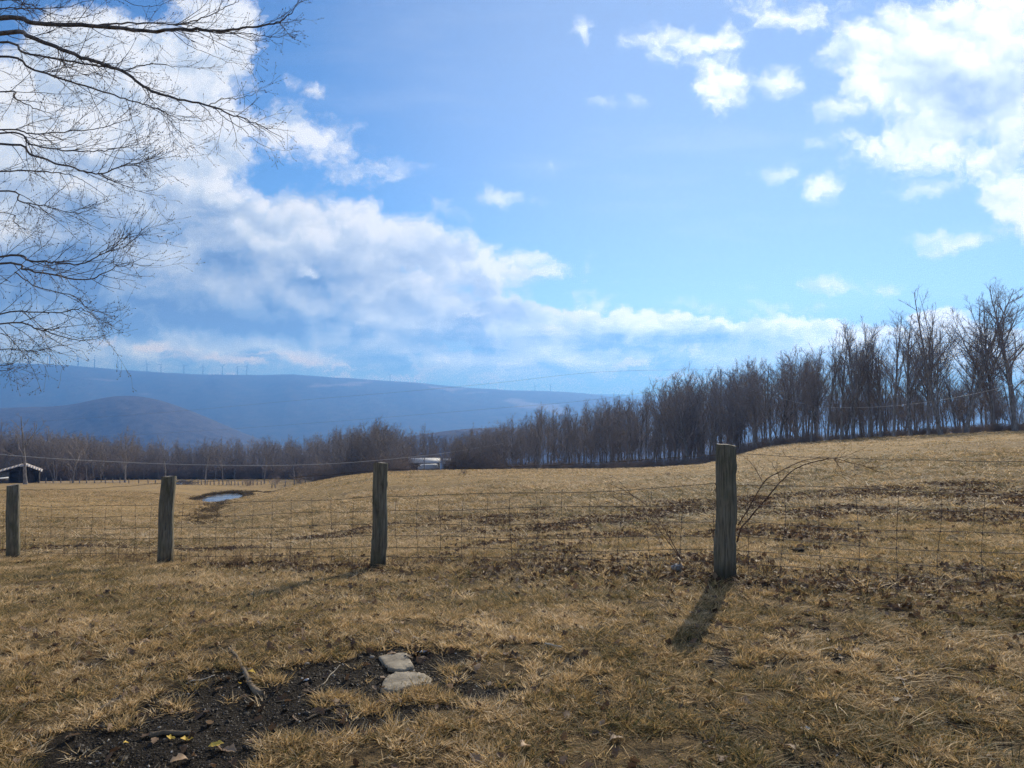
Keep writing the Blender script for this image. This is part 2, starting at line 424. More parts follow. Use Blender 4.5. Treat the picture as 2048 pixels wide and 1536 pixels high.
def ground_z(x, y, fine=True):
    x = np.asarray(x, dtype=float); y = np.asarray(y, dtype=float)
    r = np.sqrt(x*x+y*y)+1e-6; az = np.arctan2(x, y)
    l = np.clip((np.log(r)-LR[0])/(LR[1]-LR[0]), 0, len(LR)-1.001)
    a = np.clip((az+math.pi)/(2*math.pi)*1440, 0, 1439.999)
    i = l.astype(int); j = a.astype(int); fl = l-i; fa = a-j
    fl = fl; 
    d = (TG[j,i]*(1-fa)+TG[j+1,i]*fa)*(1-fl)+(TG[j,i+1]*(1-fa)+TG[j+1,i+1]*fa)*fl
    # beyond 300 m the land drops into the valley
    far = np.maximum(r-300, 0)
    vall = np.where(y > -0.2*r, 330.0, 60.0)
    d = d + (1-np.exp(-far/1300.0))*sstep(az, -2.2, -1.2)*sstep(-az, -2.2, -1.2)*300.0
    z = EYE - d
    if fine:
        w = sstep(r, 4, 20)
        z = z + w*0.10*(fbm(x*0.45, y*0.45, 3, 3)-0.5) + sstep(r, 20, 60)*0.35*(fbm(x*0.09, y*0.09, 3, 4)-0.5)*sstep(-r, -200, -90)
        z = z + 0.030*(fbm(x*3.1, y*3.1, 3, 8)-0.5) + 0.012*(vnoise(x*14, y*14, 9)-0.5)
        fd = fence_d(x, y)
        z = z + (0.05*np.exp(-((fd+0.05)/0.35)**2)*sstep(x, -4, 1) - 0.04*np.exp(-((fd-0.5)/0.4)**2))*(fbm(x*1.2,y*1.2,2,6)+0.3)
        # pond basin with a low dam round it
        pr = pond_r(x, y)
        z = np.where(pr < 2.6, z*(1-sstep(-pr, -2.6, -1.05)) + (POND_Z+0.10)*sstep(-pr, -2.6, -1.05), z)
        z = z - 0.6*sstep(-pr, -1.05, -0.6)
        # gully running down to the pond
        gy = np.clip((y-55)/(118-55), 0, 1); gx = np.interp(y, GUL_Y, GUL_X)
        z = z - 0.28*np.exp(-((x-gx)/1.3)**2)*sstep(y, 26, 40)*sstep(-y, -116, -108)
        sm_ = soil_mask(x, y)*(r < 12)
        z = z - 0.012*sm_
    return z
def gz(x, y): return float(ground_z(np.array([x]), np.array([y]), fine=(x*x+y*y < 3600) or abs(math.hypot(x-POND.x, y-POND.y)) < 18)[0])
def at_px(px, depth):
    """a spot on the ground under photo column px at that distance"""
    x = (px-1024)/F*depth
    return Vector((x, depth, gz(x, depth)))

def build_ground():
    azs = np.concatenate([np.linspace(-180, -46, 60)[:-1], np.linspace(-46, 46, 520), np.linspace(46, 180, 60)[1:]])
    azs = np.radians(azs[:-1])
    rs = [0.35]
    while rs[-1] < 16: rs.append(rs[-1]*1.011)
    while rs[-1] < 330: rs.append(rs[-1]*1.022)
    while rs[-1] < 26000: rs.append(rs[-1]*1.12)
    rs = np.array(rs); na, nr = len(azs), len(rs)
    RR, AA = np.meshgrid(rs, azs, indexing='ij')
    X = RR*np.sin(AA); Y = RR*np.cos(AA)
    Z = ground_z(X.ravel(), Y.ravel()).reshape(X.shape)
    V = np.stack([X, Y, Z], -1).reshape(-1, 3)
    i = np.arange(nr-1)[:,None]*na; j = np.arange(na)[None,:]; j2 = (j+1) % na
    q = np.stack([i+j, i+na+j, i+na+j2, i+j2], -1).reshape(-1,4)
    V = np.vstack([V, [[0,0,EYE-1.61]]]); c = len(V)-1
    t = np.stack([np.full(na, c), np.arange(na), (np.arange(na)+1) % na], -1)
    x = V[:,0]; y = V[:,1]
    soil = soil_mask(x, y)*(np.hypot(x,y) < 14)
    fd = fence_d(x, y)
    lit = fence_litter(x, y, fd)
    lit = np.maximum(lit, field_litter(x, y, fd))
    pr = pond_r(x, y)
    gx = np.interp(y, GUL_Y, GUL_X)
    gul = np.exp(-((x-gx)/1.0)**2)*sstep(y, 26, 40)*sstep(-y, -116, -108)*sstep(fbm(x*.3,y*.3,3,21),.28,.50)
    wet = np.maximum(gul, sstep(-pr, -1.5, -1.0)*0.9)
    wood = np.maximum(sstep(wood_mask(x, y), 0.2, 0.6), 0)
    me = np_mesh('ground', V, [q, t], True, {'soil': soil, 'litter': lit, 'wet': wet, 'wood': wood, 'thatch': sstep(-np.hypot(x,y), -55, -12)})
    o = link('ground', me, None, MATS['ground']); tag(o, kind='structure'); return o

# far side of the field: the edge of the woods as (azimuth px, distance)
EDGE = [(-900,225),(25,226),(120,236),(230,258),(330,268),(545,270),(610,258),(650,205),(700,170),(800,150),(1000,138),(1200,132),(1400,121),(1500,112),(1600,100),(1750,92),(1900,86),(2048,80),(2700,80)]
_eaz = np.arctan((np.array([e[0] for e in EDGE])-1024)/F); _er = np.array([e[1] for e in EDGE])*np.sqrt(1+np.tan(_eaz)**2)
def edge_r(az): return np.interp(az, _eaz, _er)
def wood_mask(x, y):
    r = np.hypot(x, y); az = np.arctan2(x, y)
    return sstep(r-edge_r(az), -3, 3)

def attr(T, name): return T.add('ShaderNodeAttribute', attribute_name=name).outputs['Fac']
def m_ground(T):
    g = T.add('ShaderNodeNewGeometry').outputs['Position']
    n1 = T.noise(g, 0.09, 5, 0.6).outputs[0]
    n2 = T.noise(g, 1.1, 5, 0.65).outputs[0]
    n3 = T.noise(g, 9.0, 5, 0.7).outputs[0]
    n4 = T.noise(T.vm('MULTIPLY', g, (1, 1, 1)), 60.0, 3, 0.7).outputs[0]
    base = T.ramp(n3, [(0.28, (0.09,0.064,0.034)), (0.46, (0.24,0.165,0.078)), (0.60, (0.40,0.275,0.125)), (0.78, (0.55,0.40,0.20))])
    base = T.mix(T.sm(n2, 0.42, 0.70), base, (0.15,0.100,0.050))
    base = T.mix(T.m('MULTIPLY', T.sm(n1, 0.35, 0.6), 0.45), base, (0.40,0.27,0.115))
    th = T.mix(T.sm(n3, 0.35, 0.7), (0.035,0.025,0.014), (0.17,0.115,0.055))
    base = T.mix(T.m('MULTIPLY', attr(T, 'thatch'), 0.9), base, th)
    lit = attr(T, 'litter')
    litc = T.ramp(T.noise(g, 26.0, 4, 0.7).outputs[0], [(0.3, (0.020,0.015,0.011)), (0.5, (0.060,0.042,0.029)), (0.7, (0.15,0.105,0.07))])
    base = T.mix(T.m('MULTIPLY', lit, T.sm(n3, 0.3, 0.62, 0.95, 0.3)), base, litc)
    wet = attr(T, 'wet')
    base = T.mix(wet, base, T.ramp(n3, [(0.3, (0.045,0.034,0.020)), (0.7, (0.13,0.088,0.048))]))
    base = T.mix(attr(T, 'wood'), base, T.ramp(n3, [(0.3, (0.09,0.064,0.045)), (0.7, (0.25,0.175,0.12))]))
    soilc = T.ramp(n4, [(0.30, (0.008,0.0065,0.005)), (0.55, (0.024,0.0195,0.015)), (0.75, (0.062,0.052,0.041))])
    base = T.mix(attr(T, 'soil'), base, soilc)
    h = T.m('MULTIPLY_ADD', n3, 1.0, T.m('MULTIPLY', n4, 0.45))
    return princ(T, base, 0.95, h, 0.9, 0.05, spec=0.1)
mat('ground', m_ground)
build_ground()

# pond
def m_water(T):
    g = T.add('ShaderNodeNewGeometry').outputs['Position']
    n = T.noise(T.vm('MULTIPLY', g, (1, 1, 1)), 1.2, 3, 0.5).outputs[0]
    return princ(T, T.mix(T.sm(T.noise(g, 0.5, 4, 0.6).outputs[0], 0.4, 0.65), (0.03,0.035,0.035), (0.22,0.21,0.19)), 0.16, n, 0.15, 0.03, spec=0.5)
mat('pond_water', m_water)
th = np.linspace(0, 2*math.pi, 64, endpoint=False)
vv = [(POND.x, POND.y, POND_Z)]+[(POND.x+4.3*math.cos(t)*_C-8.2*math.sin(t)*_S, POND.y+4.3*math.cos(t)*_S+8.2*math.sin(t)*_C, POND_Z) for t in th]
tag(link('pond_water', np_mesh('pond_water', vv, np.array([(0,k+1,(k+1)%64+1) for k in range(64)])), None, MATS['pond_water']), kind='structure')

# ------------------------------------------------------------------ far hills
def m_hill(T, c1, c2, fields=0.0, sc=0.02, seed=0.0):
    g = T.add('ShaderNodeNewGeometry').outputs['Position']
    n = T.noise(g, sc, 8, 0.7).outputs[0]
    c = T.mix(T.sm(n, 0.35, 0.65), c1, c2)
    big = T.noise(T.vm('ADD', T.vm('MULTIPLY', g, (0.8, 0.5, 2.5)), (seed, 0, 0)), 0.0016, 3, 0.45).outputs[0]
    c = T.mix(T.m('MULTIPLY', T.sm(big, 0.615, 0.67), fields), c, (0.26,0.22,0.20))
    return princ(T, c, 0.95, n, 1.0, 6.0, spec=0.05)
def ridge(name, prof, depth, width_f, width_b, base, label_mat, seed, rough, spread=0.0):
    """prof: skyline in photo pixels at that distance; falls away in front over width_f and behind over width_b"""
    px = np.array([p[0] for p in prof], float); py = np.array([p[1] for p in prof], float)
    n = 420; cols = np.linspace(px[0], px[-1], n)
    h = np.interp(cols, px, py)
    h = np.convolve(np.pad(h, 6, 'edge'), np.ones(13)/13, 'valid')
    ts = np.concatenate([np.linspace(-1, 0, 46), np.linspace(0, 1, 12)[1:]])
    V = np.zeros((len(ts), n, 3))
    dep = depth + spread*(cols-cols.mean())/1000.0
    for i, t in enumerate(ts):
        d = dep + (t*width_f if t < 0 else t*width_b)
        x = (cols-1024)/F*d
        top = EYE + (HOR-h)/F*dep
        s = (1-sstep(abs(t), 0, 1)) if t < 0 else (1-sstep(abs(t)*1.0, 0, 1))
        spur = (fbm(cols*0.012+3, np.full(n, t*3.0)+seed, 5, seed, 0.55)-0.5)
        z = base + (top-base)*s + (top-base)*spur*rough*np.minimum(1, abs(t)*3)*(1-abs(t))
        small = (fbm(x*0.006, d*0.006, 4, seed+3)-0.5)*rough*40*np.minimum(1, 0.15+abs(t)*6)
        V[i,:,0] = x; V[i,:,1] = d; V[i,:,2] = z+small
    i = np.arange(len(ts)-1)[:,None]*n; j = np.arange(n-1)[None,:]
    q = np.stack([i+j, i+j+1, i+n+j+1, i+n+j], -1).reshape(-1,4)
    o = link(name, np_mesh(name, V.reshape(-1,3), q, True), None, label_mat)
    tag(o, kind='structure'); return o
VALLEY = EYE-330
mh1 = mat('far_woods', lambda T: m_hill(T, (0.040,0.042,0.035), (0.085,0.075,0.060), 0.85, 0.012, 400.0))
mh2 = mat('near_woods', lambda T: m_hill(T, (0.060,0.052,0.050), (0.105,0.092,0.088), 0.0, 0.022))
ridge('mountain_ridge', [(-1800,735),(-900,722),(-300,728),(0,730),(60,728),(150,732),(190,736),(250,742),(330,747),(400,750),(470,750),(540,749),(600,752),(680,754),(730,762),(780,760),(830,766),(900,772),(960,778),(1030,783),(1070,782),(1110,780),(1200,790),(1300,802),(1500,808),(1700,800),(2048,812),(3200,815)],
      8600, 4600, 2500, VALLEY, mh1, 11, 0.32)
ridge('distant_ridge', [(400,800),(900,790),(1100,786),(1300,790),(1500,796),(1700,790),(2048,800),(3200,790)], 14000, 3000, 2500, VALLEY, mh1, 17, 0.2)
ridge('wooded_hill', [(-1500,830),(-900,800),(-400,818),(-100,820),(60,814),(130,812),(170,804),(215,793),(250,790),(300,794),(340,806),(400,828),(450,850),(520,880),(620,910),(800,960),(1000,1000)], 3700, 1500, 1200, VALLEY+20, mh2, 23, 0.16)
ridge('low_hill', [(560,960),(640,930),(720,895),(800,876),(860,866),(920,858),(1000,855),(1100,860),(1250,862),(1400,880),(1600,890),(2048,900),(2600,900)], 1900, 700, 800, VALLEY+60, mh2, 29, 0.10)
# ------------------------------------------------------------------ bare trees
def m_bark(T, a, b):
    g = T.add('ShaderNodeTexCoord').outputs['Object']
    n = T.noise(T.vm('MULTIPLY', g, (1, 1, 0.25)), 9.0, 5, 0.65).outputs[0]
    r = T.add('ShaderNodeObjectInfo').outputs['Random']
    c = T.mix(T.sm(n, 0.35, 0.68), a, b)
    c = T.mix(T.m('MULTIPLY', r, 0.35), c, tuple(min(1.2*x, .8) for x in b))
    return princ(T, c, 0.9, n, 0.8, 0.03, spec=0.15)
BARK = mat('bark', lambda T: m_bark(T, (0.10,0.092,0.086), (0.33,0.305,0.285)))
TWIG = mat('twigs', lambda T: m_bark(T, (0.17,0.150,0.140), (0.34,0.300,0.285)))

def unit(v): return v/(math.sqrt(v[0]*v[0]+v[1]*v[1]+v[2]*v[2])+1e-12)
class RS:
    """quick random numbers"""
    def __init__(self, seed): self.r = random.Random(int(seed)); self.n = np.random.default_rng(int(seed))
    def uniform(self, a=0.0, b=1.0, size=None): return self.r.uniform(a, b) if size is None else self.n.uniform(a, b, size)
    def normal(self, size=None):
        if size is None: return self.r.gauss(0, 1)
        return self.n.normal(size=size) if size != 3 else np.array((self.r.gauss(0,1), self.r.gauss(0,1), self.r.gauss(0,1)))
    def integers(self, a, b): return self.r.randrange(a, b)
def perp(v, rs):
    x, y, z = rs.normal(), rs.normal(), rs.normal(); vx, vy, vz = float(v[0]), float(v[1]), float(v[2])
    d = x*vx+y*vy+z*vz; x -= d*vx; y -= d*vy; z -= d*vz; l = math.sqrt(x*x+y*y+z*z)+1e-12
    return np.array((x/l, y/l, z/l))
def grow(rs, p, d, length, r0, r1, segs, wob, up, curve=None):
    """one wandering branch: list of points"""
    x, y, z = float(p[0]), float(p[1]), float(p[2]); dx, dy, dz = float(d[0]), float(d[1]), float(d[2])
    l = math.sqrt(dx*dx+dy*dy+dz*dz)+1e-12; dx /= l; dy /= l; dz /= l; st = length/segs; out = [(x,y,z)]
    kx = ky = kz = 0.0
    for i in range(segs):
        if i % 2 == 0:
            k = perp((dx,dy,dz), rs); w = wob*rs.uniform(.3,1.3); kx, ky, kz = k[0]*w, k[1]*w, k[2]*w
        dx += kx; dy += ky; dz += kz+up; l = math.sqrt(dx*dx+dy*dy+dz*dz)+1e-12; dx /= l; dy /= l; dz /= l
        x += dx*st; y += dy*st; z += dz*st; out.append((x,y,z))
    return np.array(out), np.linspace(r0, r1, segs+1)
def at_t(pts, rad, t):
    f = t*(len(pts)-1); i = min(int(f), len(pts)-2); u = f-i
    return pts[i]*(1-u)+pts[i+1]*u, unit(pts[i+1]-pts[i]), rad[i]*(1-u)+rad[i+1]*u

def tree_mesh(seed, H, stems=1, clear=0.35, fork=0.45, spread=0.45, dens=1.0, r=0.16, lean=0.0, twigr=0.011, droop=0.0, twl=1.0):
    """trunk (with its main limbs) and crown (branches and twigs) as two meshes"""
    rs = RS(seed)
    tr, cr = MB(), MB()
    for s in range(stems):
        a = rs.uniform(0, 6.28); off = 0.0 if stems == 1 else rs.uniform(.15, .5)
        h = H*(1.0 if s == 0 else rs.uniform(.7, .97))
        tilt = lean if stems == 1 else rs.uniform(.06, .22)
        r0 = r*(1 if s == 0 else rs.uniform(.55, .85))*h/15
        d0 = (math.cos(a)*tilt, math.sin(a)*tilt, 1)
        p, rad = grow(rs, (math.cos(a)*off, math.sin(a)*off, -0.35), d0, h*0.97, r0, r0*0.12, 13, 0.055, 0.035)
        rad = rad*0.92 + 0.0; rad[0] *= 1.45; rad[1] *= 1.05
        mains = [(p, rad, 1.0)]
        # forks: limbs that rise beside the leader
        nf = rs.integers(2, 5)
        for k in range(nf):
            t = rs.uniform(clear, fork+.2)
            q, d, rr = at_t(p, rad, t)
            dd = unit(d + perp(d, rs)*rs.uniform(.35, .75)*spread*1.6)
            L = h*(1-t)*rs.uniform(.75, .98)
            lp, lr = grow(rs, q, dd, L, rr*rs.uniform(.55,.8), rr*.10, 9, 0.10, 0.075)
            mains.append((lp, lr, 1-t))
        for (mp, mr, fr) in mains: tr.tube(mp, mr, 6 if fr == 1.0 else 5, cap=False)
        for (mp, mr, fr) in mains:
            L = np.linalg.norm(mp[-1]-mp[0])
            t0 = clear if fr == 1.0 else 0.18
            nb = int((5+L*1.15)*dens)
            for k in range(nb):
                t = t0+(0.99-t0)*((k+rs.uniform())/nb)
                q, d, rr = at_t(mp, mr, t)
                dd = unit(d*0.75 + perp(d, rs)*rs.uniform(.5,1.2)*(0.5+spread) + np.array((0,0,.12-droop)))
                bl = L*(0.42*(1-t)+0.09)*rs.uniform(.55,1.25)*(0.65+spread)
                br = min(rr*.62, 0.012+bl*0.0105)
                bp, brr = grow(rs, q, dd, bl, br, twigr*.8, 5, 0.16, 0.06-droop*.3)
                cr.tube(bp, brr, 4, cap=False)
                n2 = int((3+bl*3.4)*dens)
                for j in range(n2):
                    t2 = rs.uniform(.15, 1.0)
                    q2, d2, r2 = at_t(bp, brr, t2)
                    dd2 = unit(d2 + perp(d2, rs)*rs.uniform(.5,1.1) + np.array((0,0,.15-droop)))
                    l2 = (0.30*bl*(1.1-t2)+.35)*rs.uniform(.6,1.3)*twl
                    p2, rr2 = grow(rs, q2, dd2, l2, min(r2*.8, twigr*1.15), twigr*.45, 3, 0.2, 0.05)
                    cr.tube(p2, rr2, 3, cap=False)
                    for i in range(rs.integers(1, 4)):
                        t3 = rs.uniform(.2, 1.0)
                        q3, d3, r3 = at_t(p2, rr2, t3)
                        dd3 = unit(d3+perp(d3, rs)*rs.uniform(.4,1.0)+np.array((0,0,.1)))
                        l3 = l2*rs.uniform(.35,.8)
                        cr.tube(np.array([q3, q3+dd3*l3*.5, q3+dd3*l3+np.array((0,0,.04*l3))]), (twigr*.6, twigr*.5, twigr*.25), 3, cap=False)
    return tr.mesh('trunk', True), cr.mesh('crown', False)

VAR = {}
def variant(key, **kw):
    t, c = tree_mesh(**kw); t.materials.append(BARK); c.materials.append(TWIG)
    VAR[key] = (t, c, kw['H'])
# tall spreading hedgerow trees (right), dense wood trees, small ones, gaunt ones
variant('tall1', seed=1, H=15, clear=.26, fork=.35, spread=.40, dens=.9, r=.22, lean=.05, twigr=.013)
variant('tall2', seed=2, H=15, clear=.22, fork=.35, spread=.50, dens=.85, r=.23, lean=.10, twigr=.013)
variant('tall3', seed=3, H=15, clear=.28, fork=.45, spread=.34, dens=.9, r=.22, lean=.03, twigr=.013)
variant('tall4', seed=4, H=15, stems=2, clear=.28, fork=.40, spread=.36, dens=.72, r=.22, twigr=.013)
variant('tall5', seed=15, H=15, stems=3, clear=.28, fork=.42, spread=.32, dens=.62, r=.20, twigr=.013)
variant('wood1', seed=5, H=15, clear=.26, fork=.5, spread=.36, dens=.85, r=.19, twigr=.016)
variant('wood2', seed=6, H=15, clear=.22, fork=.45, spread=.48, dens=.85, r=.22, twigr=.016)
variant('wood3', seed=7, H=15, clear=.28, fork=.5, spread=.30, dens=.8, r=.15, twigr=.016)
variant('wood4', seed=8, H=15, stems=2, clear=.25, fork=.5, spread=.34, dens=.6, r=.15, twigr=.016)
variant('wood5', seed=9, H=15, clear=.18, fork=.4, spread=.60, dens=.85, r=.24, twigr=.016)
variant('thin1', seed=10, H=10, clear=.22, fork=.4, spread=.26, dens=.85, r=.12, twigr=.016)
variant('thin2', seed=11, H=10, clear=.16, fork=.3, spread=.40, dens=.9, r=.13, twigr=.016)
variant('gaunt', seed=12, H=13, clear=.32, fork=.5, spread=.62, dens=.36, r=.34, lean=.03, twigr=.022, twl=.8)
variant('gaunt2', seed=13, H=13, clear=.45, fork=.55, spread=.50, dens=.34, r=.20, lean=.06, twigr=.02, twl=.8)
variant('clump', seed=14, H=10, stems=5, clear=.25, fork=.4, spread=.4, dens=.6, r=.15, twigr=.018)

TREES = []
def place_tree(key, px, depth, H, rz=None, label=None, group=None, name='bare_tree', sink=0.0, kids=True, cat='tree', wid=1.0):
    t, c, h0 = VAR[key]
    p = at_px(px, depth); s = H/h0
    o = empty(name, (p.x, p.y, p.z-sink)); o.rotation_euler = (rng.uniform(-.02,.02), rng.uniform(-.02,.02), rng.uniform(0,6.28) if rz is None else rz)
    o.scale = (s*wid*1.22, s*wid*1.22, s)
    link('trunk', t, o); link('crown', c, o)
    tag(o, label, cat, group); TREES.append((px, depth)); return o
def Hpx(px, depth, top):
    """height a tree standing there needs to reach photo row top"""
    g = at_px(px, depth); return (HOR-top)/F*depth + EYE - g.z

# right: the big hedgerow trees against the sky, one by one (column, distance, top row, kind, label)
BIG = [
 (2030, 80, 548, 'tall1', 'thickest bare tree, last of the tall row at the right edge', 2.2, 1.05),
 (1985, 84, 585, 'tall3', 'slim bare tree just before the thick trunk at the right end of the row', 1.0, .9),
 (1930, 83, 552, 'tall2', 'tall bare tree with wide forked crown, second big one from the right end', 0.3, 1.0),
 (1886, 82, 560, 'tall5', 'tall bare tree with several steep stems, highest crown left of the forked one', 2.9, .95),
 (1855, 86, 612, 'tall3', 'slender bare tree crossing the round white cloud top', 4.0, .8),
 (1820, 85, 598, 'tall2', 'bare tree leaning left in front of the rounded cloud top', 1.6, 1.0),
 (1786, 88, 622, 'tall1', 'bare tree with long arching limbs left of the rounded cloud top', 5.1, .9),
 (1762, 90, 660, 'tall4', 'twin stemmed bare tree with dark low limbs behind the arching one', 0.0, .9),
 (1738, 92, 632, 'tall3', 'bare tree of steep narrow crown standing alone in a gap of the row', 2.0, .85),
 (1700, 93, 630, 'tall4', 'double trunked bare tree over the bright gap in the undergrowth', 3.6, .9),
 (1682, 95, 636, 'tall1', 'bare tree with thick straight bole beside the double trunked one', 0.9, .75),
 (1655, 97, 640, 'tall5', 'cluster stemmed bare tree at the left end of the tall row', 4.4, .8),
 (1622, 99, 672, 'tall2', 'dark leaning bare tree where the dense wood meets the tall row', 1.2, .8),
]
for (px, dep, top, key, lab, rz, wid) in BIG:
    place_tree(key, px, dep, Hpx(px, dep, top), rz, lab, 'tall bare trees along the right edge of the field', wid=wid*.86)

tr2 = RS(321)
for k in range(16):
    px = 1632+28*k+tr2.uniform(-6,6); dep = float(np.interp(px, [1600,1750,1900,2048,2300],[101,95,89,84,82]))+tr2.uniform(-1,7)
    top = float(np.interp(px, [1600,1700,1800,1900,2060],[690,668,672,640,620]))+tr2.uniform(-12,55)
    place_tree(('tall3','tall4','tall5','tall1')[k % 4], px, dep, Hpx(px, dep, top), tr2.uniform(0,6.28), 'slim upright bare tree filling in the tall row at the right', 'slim trees in the tall row at the right', wid=tr2.uniform(.6,.85))
# left: trees one can name
LEFT = [
 (54, 178, 822, 'gaunt', 'gaunt bare tree with thick twisted trunk beside the old barn', 0.4, 1.0),
 (333, 205, 862, 'gaunt2', 'lone dead looking tree with few limbs behind the second fence post', 2.0, .9),
 (148, 200, 862, 'wood2', 'broad bare tree just right of the barn, crown spreading low', 1.0, 1.0),
 (205, 208, 876, 'thin2', 'small forked tree between the two broad crowns on the left', .7, 1.0),
 (252, 206, 850, 'wood5', 'widest bare crown of the left wood, standing over the pale lane', 3.0, .85),
 (412, 208, 868, 'gaunt2', 'bare tree with open forked crown above the brush pile', 4.4, 1.0),
 (448, 205, 872, 'wood1', 'bare tree with slim trunk above the far end of the pond', 5.0, .8),
 (530, 207, 872, 'wood2', 'bare tree growing from the fence line beside the reddish thicket', 2.7, .8),
 (590, 210, 870, 'gaunt2', 'light limbed tree above the pale grass clearing', 1.1, .8),
 (765, 168, 832, 'wood5', 'large round crowned bare tree rising directly above the middle fence post', 1.9, 1.0),
 (715, 176, 846, 'wood2', 'round bare crown just left of the one above the middle post', .2, 1.0),
 (690, 182, 856, 'wood5', 'low spreading bare crown at the left shoulder of the round crowned group', 3.4, .9),
 (850, 150, 846, 'wood1', 'fan shaped bare tree in front of the long white roof', 4.2, .85),
 (922, 143, 856, 'clump', 'many stemmed bare tree spreading from one base right of the white roof', .5, 1.1),
 (960, 141, 862, 'gaunt2', 'bare tree with forked open crown left of the utility pole', 2.5, .9),
 (1078, 134, 803, 'wood1', 'pointed bare tree highest above the trees right of the utility pole', 1.5, .75),
]
for (px, dep, top, key, lab, rz, wid) in LEFT:
    place_tree(key, px, dep, Hpx(px, dep, top), rz, lab, wid=wid)

# the wood: front rows as trees of their own, in stretches that look alike
TOPS = [(-300,850),(0,850),(60,868),(110,862),(160,868),(205,880),(250,872),(300,884),(350,888),(400,884),(450,880),(500,882),(560,880),(620,878),(660,865),(700,858),(760,845),(800,850),(830,866),(880,868),(930,862),
        (985,858),(1010,838),(1060,828),(1100,818),(1150,815),(1200,803),(1240,790),(1280,778),(1320,768),(1370,752),(1420,736),(1450,728),(1490,712),(1530,700),(1570,694),(1620,690),(1660,700),(1700,690),(1760,690),(1850,690),(1950,690),(2048,690),(2300,690)]
_tx = np.array([t[0] for t in TOPS], float); _ty = np.array([t[1]-(11 if t[0] < 1450 else 4) for t in TOPS], float)
SECT = [(-400, 112, 'slender bare tree in the grey wood right behind the old barn', 'wood behind the barn', ('wood1','wood3','wood2','thin1','wood4')),
        (112, 300, 'slender bare tree in the grey wood between the barn and the crooked post', 'wood between barn and crooked post', ('wood2','wood3','wood1','wood4','thin1')),
        (300, 640, 'slim bare tree in the low even wood behind the pond and its thickets', 'wood behind the pond', ('wood3','wood1','thin1','wood4','wood2')),
        (640, 985, 'bare tree in the wood around the white roofed buildings', 'wood round the white roofs', ('wood1','wood2','wood4','wood5','thin2')),
        (985, 1330, 'slender bare tree in the close wood behind the crest of the field', 'wood behind the field crest', ('wood1','wood3','wood4','wood2','thin1')),
        (1330, 1640, 'bare tree in the darkest, densest part of the wood right of centre', 'dense wood right of centre', ('wood1','wood3','wood4','wood2','wood5')),
        (1640, 2160, 'small bare tree in the dark undergrowth between the tall trunks', 'understory between the tall trunks', ('thin1','thin2','clump','wood3'))]
trs = np.random.default_rng(99)
def clear_view(px, dep):
    return 806 < px < 914 and dep < 176
def front_row(x0, x1, lab, grp, keys):
    px = x0
    n = 0
    while px < x1:
        base = float(np.interp(px, [e[0] for e in EDGE], [e[1] for e in EDGE]))
        stepw = 1900.0/base*(0.84 if px < 1640 else 1.25)
        row = n % 3
        dep = base + 1.5 + row*5.5 + trs.uniform(-1.0, 3.5)
        top = float(np.interp(px, _tx, _ty)) + trs.uniform(-3, 26 if px < 1330 else 38)*(1.0 if row else 1.1)
        if x0 >= 1640: top = trs.uniform(725, 815)
        H = Hpx(px, dep, top)
        key = keys[trs.integers(0, len(keys))]
        if clear_view(px, dep): px += 12; continue
        if H < 7.5: key = 'thin1' if trs.uniform() < .6 else 'thin2'
        H = min(max(H, 3.5), 22)
        place_tree(key, px, dep, H, trs.uniform(0, 6.28), lab, grp, wid=trs.uniform(.7, 1.0))
        px += stepw*trs.uniform(.55, 1.45)/1.0; n += 1
for a in SECT: front_row(*a)

